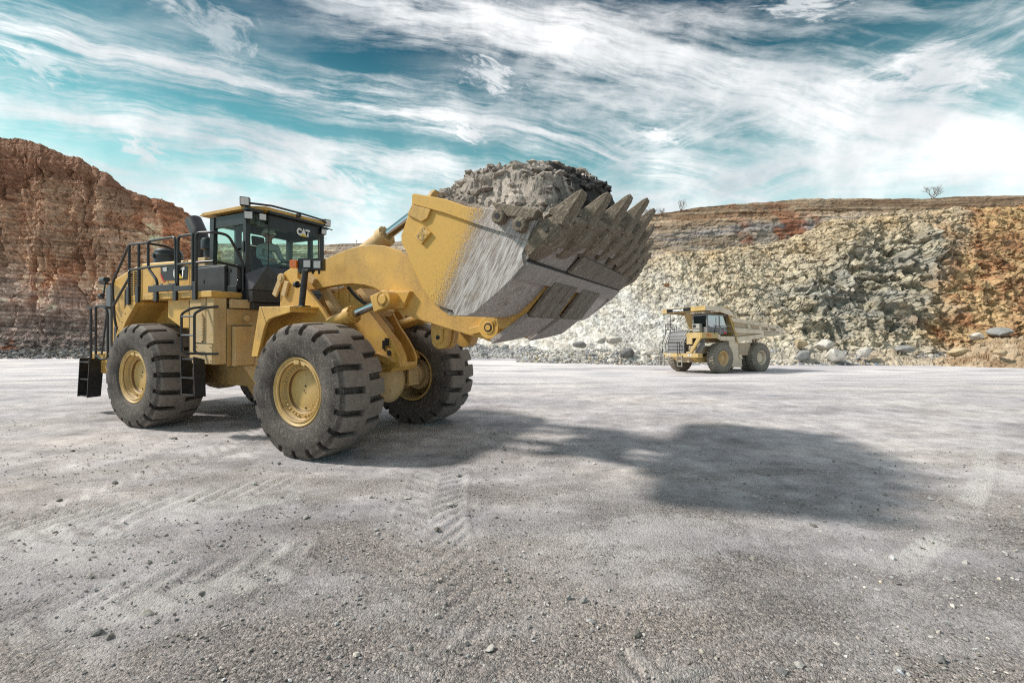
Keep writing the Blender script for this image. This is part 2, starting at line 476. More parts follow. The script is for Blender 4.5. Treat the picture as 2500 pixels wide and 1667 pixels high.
def tyre_mesh(R, rim_r, W, nl, depth, hub, gfrac=.27, slant=.10, inner=.10, mat='tyre', name='tyre', shoulder=1.0):
    """cross-section lofted round the wheel with shoulder grooves staggered side to side; flattened where it meets the ground"""
    h = W / 2
    k = (R - rim_r) / .52
    half = [(-.80 * h, rim_r, 0), (-.93 * h, rim_r + .05 * k, 0), (-1.0 * h, rim_r + .15 * k, 0), (-1.02 * h, rim_r + .25 * k, 0),
            (-1.005 * h, rim_r + .325 * k, 0), (-.99 * h, rim_r + .345 * k, 0), (-.985 * h, rim_r + .36 * k, 1), (-.965 * h, R - .105 * k, 1),
            (-.82 * h, R - .028 * k, 1), (-.80 * h, R - .022 * k, 1), (-.5 * h, R - .008 * k, 1), (-inner * h * 1.25, R - .002, 1), (-inner * h, R - .001, 0)]
    sec = half + [(0, R, 0)] + [(-w, r, 2 * g) for w, r, g in reversed(half)]
    def fr(off):
        e = .012
        return [(off + t) % 1.0 for t in (0, e, gfrac * .5, gfrac - e, gfrac)]
    fs = sorted(set([round(x, 4) for x in fr(0) + fr(.5) + [.36, .43, .86, .93]]))
    nj = len(fs); V = []; n = nl * nj
    for l in range(nl):
        for f in fs:
            for (w, r, g) in sec:
                a = 2 * math.pi / nl * (l + f + slant * abs(w) / h)
                q = f if g == 1 else (f - .5) % 1.0
                cut = g and (.010 < q < gfrac - .010)
                if cut:
                    if r > R - .06 * k: r = r - depth
                    else: r = r - depth * .45; w = w * .90
                z = r * math.sin(a); x = r * math.cos(a)
                if z < -hub:
                    z = -hub
                V.append((x, w, z))
    m = len(sec)
    Q = grid_faces(n, m) if False else None
    faces = []
    for i in range(n):
        j = (i + 1) % n
        for c in range(m - 1):
            faces.append((i * m + c, j * m + c, j * m + c + 1, i * m + c + 1))
    b = MB(); b.add(V, faces)
    return b

HUB = .973
def rim_parts(sgn, wheel):
    """sgn -1: outer face towards -y"""
    outer = [(.50, .30), (.515, .365), (.51, .385), (.495, .39), (.48, .375), (.462, .36), (.452, .375), (.437, .378), (.428, .355), (.418, .345),
             (.408, .30), (.398, .285), (.335, .285), (.322, .265), (.312, .225), (.30, .215)]
    inner = [(.50, -.30), (.515, -.37), (.505, -.39), (.48, -.385), (.465, -.36), (.45, -.33), (.44, -.10), (.43, .10), (.33, .16), (.26, .16), (.0, .16)]
    b = MB(); b.lathe(outer, n=56, sgn=sgn); b.lathe(inner, n=48, sgn=sgn)
    rim = b.build('rim', M['rim'], wheel, smooth=True, angle=30)
    q = MB(); q.lathe([(.400, .2875), (.332, .2875)], n=56, sgn=sgn); q.build('bolt_recess', M['yellow_dark'], wheel)
    q = MB(); q.lathe([(.4275, .357), (.417, .347)], n=56, sgn=sgn); q.lathe([(.3215, .268), (.3125, .23)], n=56, sgn=sgn); q.build('rim_groove', M['rimdark'], wheel, split=True)
    h = MB(); h.lathe([(.312, .20), (.302, .226), (.285, .232), (.278, .222), (.27, .226), (.0, .228)], n=40, sgn=sgn)
    for i in range(10):
        a = 2 * math.pi * i / 10 + .3
        h.cyl((.245 * math.cos(a), sgn * .225, .245 * math.sin(a)), (.245 * math.cos(a), sgn * .236, .245 * math.sin(a)), .011, n=8)
    h.build('hub_cap', M['rim'], wheel, smooth=True, angle=30)
    dk = MB()
    for (x, z, r) in ((.0, .07, .016), (-.03, .0, .011), (0, -.03, .009), (.0, -.255, .02)):
        dk.cyl((x, sgn * .22, z), (x, sgn * .232, z), r, n=8)
    dk.build('drain_plug', M['dark'], wheel, split=True)
    bo = MB()
    for i in range(34):
        a = 2 * math.pi * (i + .5) / 34
        x, z = .366 * math.cos(a), .366 * math.sin(a)
        if abs(math.cos(a)) > .985 or abs(math.sin(a)) > .985: continue
        bo.lathe([(.019, .28), (.0185, .30), (.012, .313), (0, .317)], origin=(x, 0, z), n=8, sgn=sgn)
    bo.build('wheel_bolt', M['rim'], wheel, smooth=True, angle=60, split=True)
    lk = MB(); lk.obox((.0, sgn * .372, .432), (1, 0, 0), (0, 1, 0), (0, 0, 1), .055, .02, .03)
    lk.obox((.13, sgn * .372, .405), (.93, 0, -.36), (0, 1, 0), (.36, 0, .93), .04, .012, .018)
    lk.build('rim_lock', M['rim'], wheel, bevel=.006)
    # planetary housing on the inner side
    p = MB(); p.lathe([(.0, -.36), (.20, -.36), (.235, -.33), (.235, -.20), (.31, -.17), (.31, -.06), (.26, .0), (.26, .16)], n=36, sgn=sgn)
    for i in range(24):
        a = 2 * math.pi * i / 24
        p.lathe([(.016, -.165), (.015, -.19), (0, -.195)], origin=(.285 * math.cos(a), 0, .285 * math.sin(a)), n=6, sgn=sgn)
    p.build('planetary_housing', M['yellow_dusty'], wheel, smooth=True, angle=35)

tyre_o = None
for wx in (0, -4.55):
    for sy in (-1, 1):
        w = empty('wheel', (wx, sy * 1.295, HUB)); w.parent = L
        if tyre_o is None:
            tyre_o = tyre_mesh(1.02, .50, .89, 19, .105, HUB + .01, gfrac=.30).build('tyre', M['tyre'], w, smooth=True, angle=17)
        else:
            t = tyre_o.copy(); COL.objects.link(t); t.parent = w
        rim_parts(sy, w)

# ------------------------------------------------------------------ chassis
b = MB()
b.box(-4.9, -2.2, -.55, .55, .75, 1.7)
b.prism([(-3.3, 1.25), (-2.25, 1.25), (-2.1, .55), (-2.75, .55), (-3.0, .8)], -.5, .5)
b.build('rear_frame', M['yellow_dark'], L, bevel=.02)
b = MB()   # belly plate seen between the wheels
b.prism([(-2.75, 1.18), (-1.15, 1.25), (-1.15, .52), (-1.9, .50), (-2.12, .62), (-2.7, 1.14)], -.72, .72)
b.build('belly_guard', M['yellow_dusty'], L, bevel=.02)
b = MB()   # hydraulic tank beside the cab
b.box(-3.13, -2.62, -1.45, -.55, 1.26, 2.44)
b.box(-2.62, -2.39, -1.45, -1.22, 1.26, 2.44)
b.box(-2.62, -2.385, -1.22, -.50, 1.30, 2.25)
b.build('hydraulic_tank', M['yellow_dusty'], L, bevel=.02)
b = MB(); b.box(-2.375, -2.24, -1.17, -.80, 1.22, 1.93); b.box(-2.376, -2.30, -1.2, -.78, 2.26, 2.42)
b.build('battery_box', M['yellow_dusty'], L, bevel=.012)
b = MB(); b.box(-2.374, -2.33, -1.235, -1.19, 1.22, 1.95); b.build('box_hinge', M['yellow_dark'], L)
b = MB()
b.cyl((-2.30, -.62, 1.27), (-2.30, -.62, 1.78), .055, n=16)
b.build('accumulator', M['black'], L)
b = MB()
b.cyl((-2.30, -.62, 1.78), (-2.30, -.62, 1.83), .04); b.lathe([(0, -.08), (.05, -.07), (.065, 0), (.05, .07), (0, .08)], (-2.28, -.74, 1.28), 'z', 12)
b.tube(fillet([(-2.3, -.8, 1.9), (-2.28, -.7, 1.9), (-2.28, -.72, 1.36)], .03), .012, 6)
b.tube([(-2.3, -.62, 1.84), (-2.3, -.80, 1.84)], .018, 6)
b.lathe([(0, -.04), (.06, -.03), (.06, .03), (0, .04)], (-2.34, -.9, 2.08), 'x', 10)
b.build('valve_block', M['yellow_dusty'], L)
# tank side: oval access cover with bolts, lower door
b = MB(); b.prism([(-2.98, 2.16), (-2.72, 2.16), (-2.66, 2.10), (-2.66, 1.70), (-2.72, 1.64), (-2.98, 1.64)], -1.475, -1.44)
for i in range(9):
    for x in (-2.95, -2.69): b.cyl((x, -1.474, 1.68 + i * .055), (x, -1.485, 1.68 + i * .055), .012, n=6)
b.build('access_cover', M['yellow_dusty'], L, bevel=.006)
b = MB(); b.box(-2.9, -2.41, -1.468, -1.44, 1.28, 1.62); b.build('tank_door', M['yellow_dusty'], L, bevel=.006)

# ------------------------------------------------------------------ engine hood, grille, rear
b = MB()
side = [(-3.86, 1.6), (-3.86, 3.27), (-5.87, 3.31), (-6.41, 3.20), (-7.05, 3.02), (-7.14, 2.95), (-7.16, 1.25), (-5.9, 1.25), (-5.6, 1.7)]
b.prism(side, -.95, .95)
b.build('engine_hood', M['yellow'], L, bevel=.06)
b = MB(); b.prism([(-7.17, 2.93), (-7.40, 2.82), (-7.44, 1.2), (-7.17, 1.2)], -.96, .96); b.build('radiator_guard', M['greymetal'], L, bevel=.02)
b = MB(); b.box(-6.33, -5.93, -.958, -.93, 2.50, 3.15); b.build('side_screen', M['dark'], L)
sc = MB()
for i in range(16): sc.box(-6.32, -5.94, -.975, -.957, 2.53 + i * .039, 2.538 + i * .039)
sc.box(-6.135, -6.115, -.977, -.957, 2.50, 3.15); sc.box(-6.36, -6.325, -.975, -.94, 2.5, 3.17); sc.box(-5.935, -5.90, -.975, -.94, 2.5, 3.17)
sc.build('screen_slat', M['yellow'], L)
b = MB()
for x in (-5.82, -4.05, -4.83): b.box(x, x + .012, -.956, -.94, 2.3, 3.2)
b.build('hood_seam', M['yellow_dark'], L, split=True)
b = MB()
for x in (-5.06, -4.74): b.box(x - .035, x + .035, -.962, -.945, 2.74, 2.83)
b.build('hood_latch', M['greymetal'], L, bevel=.004, split=True)
b = MB(); b.box(-6.45, -6.40, -.985, -.95, 2.42, 2.46); b.tube([(-6.50, -.97, 2.1), (-6.50, -.97, 2.75)], .012, 6); b.build('door_handle', M['black'], L)
# decal
d = MB(); d.quad((-5.09, -.957, 3.06), (-4.95, -.957, 2.885), (-4.12, -.957, 2.875), (-4.09, -.957, 3.15), (-5.09, -.957, 3.19))
dec = d.build('model_decal', M['decalblack'], L, smooth=False)
d = MB(); d.quad((-5.09, -.960, 3.06), (-5.09, -.960, 2.99), (-4.99, -.960, 2.855), (-4.90, -.960, 2.885), (-4.95, -.960, 2.89)); d.build('red_stripe', M['red'], dec, smooth=False)
lettering('988K', (-4.99, -.962, 3.07), (1, 0, 0), (0, 0, 1), .095, .17, M['white'], dec, bold=.02)
lettering('CAT', (-4.60, -.962, 2.91), (1, 0, 0), (0, 0, 1), .22, .40, M['white'], dec, bold=.06)
d = MB(); d.quad((-4.51, -.970, 2.905), (-4.24, -.970, 2.905), (-4.375, -.970, 3.02)); d.build('triangle_mark', M['signyellow'], dec, smooth=False)
# cap of the precleaner and exhaust
b = MB(); b.lathe([(0, 3.2), (.30, 3.2), (.30, 3.62), (.315, 3.63), (.315, 3.67), (.30, 3.68), (.285, 3.76), (.22, 3.82), (.0, 3.835)], (-6.72, 0, 0), 'z', 28)
for a in range(4): b.obox((-6.72 + .31 * math.cos(a * 1.57), .31 * math.sin(a * 1.57), 3.62), (1, 0, 0), (0, 1, 0), (0, 0, 1), .025, .025, .05)
b.build('air_precleaner', M['black'], L, smooth=True)
b = MB(); b.tube(fillet([(-4.88, -.3, 3.1), (-4.86, -.3, 3.93), (-5.12, -.3, 4.30)], .12, 5), .165, 20)
b.build('exhaust_stack', M['charcoal'], L, smooth=True)
b = MB(); b.lathe([(0, 3.3), (.10, 3.3), (.10, 3.5), (.15, 3.52), (.15, 3.69), (.13, 3.74), (0, 3.755)], (-4.0, -.6, 0), 'z', 20); b.build('breather_cap', M['black'], L, smooth=True)
b = MB(); b.box(-3.95, -3.62, -.9, .6, 3.0, 3.30); b.build('hood_neck', M['yellow_dusty'], L, bevel=.02)

# ------------------------------------------------------------------ platform, rear fender, box in front of the rear wheel
b = MB()
b.prism([(-5.03, -1.5), (-2.37, -1.5), (-2.42, -.75), (-5.03, -.85)], 2.44, 2.55, 'z')
b.build('walkway', M['yellow'], L, bevel=.012)
b = MB()
b.prism([(-5.03, 2.435), (-4.80, 2.435), (-5.25, 2.00), (-5.50, 1.62), (-5.66, 1.68), (-5.37, 2.19), (-5.03, 2.55)], -1.5, -1.40)   # side flange
b.prism([(-4.85, 2.40), (-5.25, 2.03), (-5.55, 1.66), (-5.60, 1.72), (-5.28, 2.10), (-4.9, 2.44)], -1.399, -.9)
b.prism([(-5.12, 2.43), (-4.8, 2.43), (-4.8, 2.37), (-5.0, 2.30)], -1.399, -.9)
b.build('rear_fender', M['yellow'], L, bevel=.01)
b = MB(); b.box(-5.05, -3.95, -.93, -.88, 1.6, 2.437); b.build('wheel_arch_panel', M['yellow_dark'], L)
b = MB(); b.prism([(-3.92, 2.437), (-3.92, 2.10), (-3.46, 1.90), (-3.14, 1.90), (-3.14, 2.437)], -1.40, -.8); b.build('step_box', M['yellow'], L, bevel=.012)

# bolts and panel gaps
def studs(name, pts, d, r=.013, mat='yellow_dark'):
    b = MB()
    for p in pts: p = Vector(p); b.cyl(p - Vector(d) * .004, p + Vector(d) * .01, r, n=6)
    return b.build(name, M[mat], L)
studs('bolt_row', [(-4.85 + .31 * i, -1.5, 2.47) for i in range(8)], (0, -1, 0))
studs('bolt_row', [(-2.40, -1.35 + .2 * i, 2.50) for i in range(3)], (1, 0, 0)); studs('bolt_row', [(-.402, -1.36 + .26 * i, 2.225) for i in range(3)], (1, 0, 0))
studs('bolt_row', [(-5.12 - .13 * i, -1.5, 2.36 - .17 * i) for i in range(4)], (0, -1, 0))
studs('bolt_row', [(x, -1.468, z) for x in (-2.87, -2.45) for z in (1.33, 1.57)], (0, -1, 0))
b = MB(); b.box(-2.384, -2.379, -1.21, -.78, 1.20, 1.21); b.box(-2.384, -2.379, -.795, -.785, 1.21, 1.95); b.box(-2.384, -2.379, -1.2, -.78, 1.94, 1.95); b.box(-2.388, -2.382, -1.21, -.5, 2.25, 2.262)
b.build('panel_gap', M['dark'], L)
b = MB(); b.box(-2.91, -2.40, -1.470, -1.455, 1.625, 1.632); b.box(-3.135, -3.12, -1.452, -1.44, 1.3, 2.4); b.box(-2.62, -2.61, -1.452, -1.44, 2.3, 2.44); b.build('panel_gap', M['dark'], L)
b = MB(); b.prism([(-1.08, 2.235), (-1.075, 2.235), (-.955, 1.99), (-.965, 1.99)], -1.482, -1.47); b.build('panel_gap', M['dark'], L)
b = MB(); b.box(-5.885, -5.87, -.955, -.94, 2.3, 3.28); b.box(-3.92, -3.905, -.955, -.94, 2.3, 3.25); b.build('panel_gap', M['dark'], L)

# ------------------------------------------------------------------ hand rails
def rail(name, pts, r=.024, rad=.09, mat='black', post=()):
    b = MB(); b.tube(fillet(pts, rad), r, 10)
    for (p, q) in post: b.tube([p, q], r, 10)
    return b.build(name, M[mat], L, smooth=True, angle=50)
Y = -1.5
rail('handrail', [(-4.40, Y, 3.54), (-5.09, Y, 3.56), (-6.10, -1.34, 2.92), (-6.20, -1.32, 2.80), (-6.16, -1.30, 2.10), (-6.06, -1.30, 1.85)],
     post=[((-5.09, Y, 3.54), (-5.10, Y, 2.55)), ((-4.735, Y, 3.55), (-4.735, Y, 2.6)), ((-5.10, Y, 3.05), (-4.4, Y, 3.07)), ((-5.12, -1.46, 2.97), (-6.17, -1.32, 2.36))], rad=.06)
rail('handrail', [(-4.07, Y, 2.6), (-4.08, Y, 2.80), (-4.39, Y, 3.05), (-4.40, Y, 3.57), (-3.47, Y, 3.575), (-3.44, Y, 2.6)], post=[((-4.4, Y, 3.07), (-3.44, Y, 3.06))])
rail('handrail', [(-4.36, -.98, 3.0), (-4.33, -.98, 3.42), (-4.40, -1.2, 3.52), (-4.40, -1.48, 3.53)], rad=.05)
rail('gate_rail', [(-2.90, Y, 3.57), (-3.38, Y, 3.575), (-3.40, Y, 2.64), (-2.88, Y, 2.63)], post=[((-2.92, Y, 3.59), (-2.92, Y, 2.6)), ((-3.4, Y, 3.06), (-2.9, Y, 3.06))])
rail('handrail', [(-2.82, Y, 2.55), (-2.82, Y, 3.59), (-2.42, -1.42, 3.58), (-2.42, -1.18, 3.57), (-2.42, -.92, 3.14), (-2.42, -.90, 2.3)],
     post=[((-2.82, Y, 3.06), (-2.44, -1.42, 3.07)), ((-2.44, -1.42, 3.07), (-2.42, -.92, 3.02))])
b = MB()
for x in (-5.08, -4.73, -4.07, -3.43, -2.82): b.box(x - .055, x + .055, -1.545, -1.502, 2.36 if x < -5 else 2.40, 2.72)
b.box(-4.3, -3.46, -1.55, -1.50, 2.58, 2.70); b.box(-3.38, -2.86, -1.552, -1.505, 2.57, 2.66)
b.box(-2.45, -2.39, -.95, -.85, 2.3, 2.6); b.box(-2.75, -2.45, -1.02, -.98, 2.55, 2.68); b.box(-6.12, -6.02, -1.33, -1.26, 1.6, 1.92)
b.build('rail_socket', M['black'], L, bevel=.006, split=True)

# ------------------------------------------------------------------ ladders
b = MB()
for x in (-2.86, -2.48):
    b.prism([(-1.74, 1.42), (-1.56, 1.36), (-1.54, .72), (-1.72, .74)], x, x + .02, 'x')
for z in (1.37, 1.05, .76): b.box(-2.85, -2.48, -1.73, -1.60, z - .012, z + .012)
lad = b.build('side_ladder', M['black'], L)
for x in (-2.85, -2.47):
    r = MB(); r.tube(fillet([(x + .25, -1.47, 2.27), (x + .12, -1.62, 2.25), (x, -1.72, 2.15), (x, -1.72, 1.50), (x + .04, -1.66, 1.46), (x + .24, -1.47, 1.46)], .05), .022, 8)
    r.build('grab_rail', M['black'], lad)
r = MB()
for z in (2.10, 1.78): r.tube([(-2.85, -1.72, z), (-2.47, -1.72, z)], .016, 8)
r.build('step_rung', M['greymetal'], lad, split=True)
b = MB()
for x in (-7.42, -6.98):
    b.prism([(-1.42, 1.22), (-1.16, 1.22), (-1.22, .37), (-1.46, .37)], x, x + .02, 'x')
for z in (1.14, .76, .39): b.box(-7.41, -6.98, -1.43, -1.3, z - .012, z + .012)
lad = b.build('rear_ladder', M['black'], L)
r = MB(); r.tube(fillet([(-6.98, -1.3, 1.2), (-6.98, -1.3, 2.38), (-6.55, -1.3, 2.38), (-6.45, -1.3, 2.2), (-6.45, -1.3, 1.24), (-6.75, -1.3, 1.2), (-6.98, -1.3, 1.3)], .08), .024, 8)
r.tube(fillet([(-6.72, -1.3, 1.3), (-6.72, -1.2, 2.28), (-6.9, -1.2, 2.35)], .06), .018, 8)
r.build('grab_rail', M['black'], lad)
r = MB(); r.tube(fillet([(-7.2, -1.3, 1.22), (-7.2, -1.3, 2.32), (-7.35, -1.3, 2.36)], .05), .024, 8); r.tube([(-7.2, -1.3, 2.34), (-6.98, -1.3, 2.36)], .012, 6); r.tube([(-7.35, -1.3, 1.80), (-6.98, -1.3, 1.80)], .010, 6)
r.build('grab_rail', M['black'], lad)
b = MB(); b.box(-7.48, -6.35, -1.22, 1.22, .88, 1.34); b.build('counterweight', M['yellow'], L, bevel=.03)

def lamp(name, c, d, r=.07, depth=.12, parent=None, square=False, lensmat='lens'):
    c = Vector(c); d = Vector(d).normalized()
    u = d.cross(Vector((0, 0, 1))).normalized(); w = u.cross(d).normalized()
    b = MB()
    if square:
        b.obox(c, u, d, w, r, depth / 2, r)
    else:
        b.tube([c - d * depth / 2, c + d * depth * .1, c + d * depth / 2], r * .72, 16, r * 1.06)
    o = b.build(name, M['black'], parent or L, bevel=.01 if square else 0, smooth=True)
    q = MB(); e = c + d * (depth / 2 + .003)
    if square: q.obox(e, u, d, w, r * .82, .006, r * .82)
    else: q.tube([e - d * .01, e + d * .004], r * .90, 18, r * .84)
    q.build('lamp_lens', M[lensmat], o, smooth=False)
    return o
lamp('rear_lamp', (-7.12, -1.08, 2.98), (-1, .15, -.1), .085, .22)
lamp('rear_lamp', (-7.1, -1.15, 2.62), (-1, .15, -.2), .06, .12)
b = MB(); b.tube([(-7.1, -.95, 2.9), (-7.12, -1.08, 2.9), (-7.12, -1.12, 2.55)], .02, 6); b.tube([(-7.05, -1.0, 2.35), (-7.1, -1.15, 2.38)], .03, 6); b.build('lamp_bracket', M['black'], L, split=True)

# ------------------------------------------------------------------ front frame
b = MB()
tower = [(-1.31, 1.2), (-1.31, 2.74), (-1.20, 2.86)] + arc(-1.0, 2.76, .17, 120, 35, 6) + [(-.86, 2.74), (-.28, 2.22), (.0, 1.9), (.2, 1.3)]
tower = [(x, z) for x, z in tower]
b.prism(tower, -.98, -.91); b.prism(tower, .91, .98)
b.build('loader_tower', M['yellow'], L, bevel=.014, split=True)
b = MB()
fork = [(-.95, 2.35), (-.30, 2.62), (-.02, 2.47), (.26, 2.18), (.55, 1.88), (.78, 1.66), (.89, 1.46), (.93, 1.28), (.60, 1.22), (.2, 1.2), (-.9, 1.0)]
b.prism(fork, -.50, -.44); 
fork2 = [(-.95, 2.35), (-.30, 2.5), (.0, 2.2), (.16, 1.95), (.34, 1.74), (.49, 1.53), (.56, 1.37), (.55, 1.22), (.3, 1.16), (-.9, 1.0)]
b.prism(fork2, .36, .42)
b.build('front_frame_plate', M['yellow'], L, bevel=.012, split=True)
b = MB()
b.prism([(.16, 2.27), (.26, 2.18), (.55, 1.88), (.78, 1.66), (.89, 1.46), (.93, 1.30), (.80, 1.38), (.70, 1.52), (.46, 1.78), (.08, 2.16)], -.44, -.30)
b.prism([(.44, 1.50), (.80, 1.40), (.86, 1.36), (.70, 1.30), (.42, 1.42)], -.56, -.30)
b.prism([(.10, 1.16), (.55, 1.16), (.60, 1.24), (.56, 1.30), (.10, 1.27)], -.30, .36)
b.build('frame_web', M['yellow'], L, bevel=.012, split=True)
b = MB()
b.prism([(-1.35, 2.1), (-.80, 2.62), (-.66, 2.62), (.10, 1.90), (.10, .75), (-1.35, .75)], -.42, .34); b.box(-1.7, .0, -.9, .9, .72, 1.25)
b.build('front_frame', M['yellow_dark'], L, bevel=.02)
b = MB(); b.prism([(-.82, 2.62), (-.72, 2.66), (-.33, 2.26), (-.2, 2.0), (-.36, 2.0)], -.62, -.5); b.prism([(-.24, 2.56), (-.12, 2.6), (.30, 2.2), (.2, 2.1)], -.30, .1)
b.box(-.45, -.40, -.5, .3, 2.40, 2.58); b.box(-.20, -.15, -.5, .3, 2.34, 2.5)
b.build('frame_rib', M['yellow_dusty'], L, bevel=.008, split=True)
b = MB(); b.box(.62, .70, -.52, -.46, 1.62, 1.74); b.box(.57, .62, -.52, -.47, 1.56, 1.70); b.build('hose_clamp', M['black'], L)
b = MB(); b.cyl((.70, -.509, 1.50), (.70, -.495, 1.50), .045, n=16); b.build('lifting_eye', M['dark'], L)
# axles
for ax in (0, -4.55):
    b = MB()
    b.tube([(ax, -1.0, .973), (ax, -.55, .973), (ax, -.42, .973), (ax, -.28, .973), (ax, .28, .973), (ax, .42, .973), (ax, .55, .973), (ax, 1.0, .973)], .20, 24)
    b.lathe([(.0, -.40), (.22, -.38), (.34, -.26), (.40, -.1), (.40, .1), (.34, .26), (.22, .38), (0, .40)], (ax, 0, .95), 'y', 28)
    b.lathe([(.28, 0), (.36, .02), (.36, .10), (.30, .16), (.14, .24), (0, .25)], (ax + .2, 0, .95), 'x', 24)
    for sy in (-1, 1):
        for dx in (.04, .14):
            b.box(ax + .13 + dx, ax + .17 + dx, sy * .62 - .14, sy * .62 + .14, .87, 1.14)
        b.box(ax + .1, ax + .32, sy * .62 - .16, sy * .62 + .16, 1.12, 1.17); b.box(ax + .1, ax + .32, sy * .62 - .16, sy * .62 + .16, .83, .87)
        b.box(ax - .25, ax + .2, sy * .62 - .16, sy * .62 + .16, 1.1, 1.3)
    b.lathe([(.0, 0), (.035, 0), (.035, .03), (0, .04)], (ax + .40, -.12, .83), 'x', 8)
    b.build('axle', M['yellow_dusty'], L, smooth=True, angle=35)

# fenders over the front wheels (the far one copied)
def fender(sy, name):
    b = MB()
    p = [(-1.13, 2.25), (-.40, 2.24), (-.40, 2.15)] + [(-.80, 2.07), (-.90, 2.04), (-.97, 1.98), (-1.02, 1.88), (-1.15, 1.51), (-1.17, 1.44), (-1.33, 1.44)]
    b.prism(p, sy * 1.48, sy * 1.43)
    b.prism([(-1.10, sy * 1.43), (-.40, sy * 1.43), (-.36, sy * .85), (-1.10, sy * .85)], 2.215, 2.248, 'z')
    b.prism([(sy * 1.43, 2.246), (sy * .78, 2.246), (sy * .78, 2.14), (sy * 1.43, 2.15)], -.43, -.402, 'x')
    b.prism([(-1.16, 2.25), (-1.10, 2.25), (-1.30, 1.46), (-1.34, 1.46)], sy * 1.43, sy * .95)
    b.build(name, M['yellow'], L, bevel=.008)
fender(-1, 'front_fender'); fender(1, 'front_fender')
b = MB(); b.prism([(-1.06, 2.2), (-.42, 2.2), (-.42, 2.14), (-.75, 2.06), (-1.0, 1.9), (-1.2, 1.46), (-1.29, 1.46)], -.95, -.90); b.build('fender_liner', M['yellow_dark'], L)

# light post
lp = MB(); lp.tube([(-.49, -1.2, 2.25), (-.40, -1.2, 2.84)], .048, 16); lp.box(-.60, -.37, -1.28, -1.12, 2.245, 2.262)
lp.obox((-.375, -1.10, 2.925), (.90, .44, 0), (-.44, .90, 0), (0, 0, 1), .20, .06, .095)
lp.box(-.52, -.3, -1.24, -1.1, 2.80, 2.835)
for k in (-.15, -.05, .05, .15): lp.tube([(-.375 + .9 * k, -1.14 + .44 * k, 2.84), (-.375 + .9 * k, -1.14 + .44 * k, 2.77)], .02, 6)
post = lp.build('light_post', M['black'], L, bevel=.006)
fd = Vector((.44, -.90, 0))
for k, dz in ((-.04, .0), (.12, -.01)):
    c = Vector((-.375, -1.10, 2.925 + dz)) + Vector((.90, .44, 0)) * k + fd * .065
    q = MB(); q.obox(c, (.9, .44, 0), fd, (0, 0, 1), .06, .02, .062); h = q.build('headlight', M['greymetal'], post, bevel=.006)
    q = MB(); q.obox(c + fd * .02, (.9, .44, 0), fd, (0, 0, 1), .052, .006, .054); h2 = q.build('headlight_lens', M['lens'], post)
q = MB(); q.obox(Vector((-.375, -1.10, 2.925)) + Vector((.9, .44, 0)) * -.255 + fd * .03, (.9, .44, 0), fd, (0, 0, 1), .055, .075, .062); q.build('turn_signal', M['amber'], post, bevel=.012)
q = MB(); q.lathe([(0, -.05), (.04, -.04), (.055, 0), (.055, .03), (0, .035)], (-.56, -1.24, 2.60), 'x', 14); q.tube([(-.56, -1.24, 2.6), (-.44, -1.2, 2.62)], .02, 8); q.build('horn', M['black'], post)

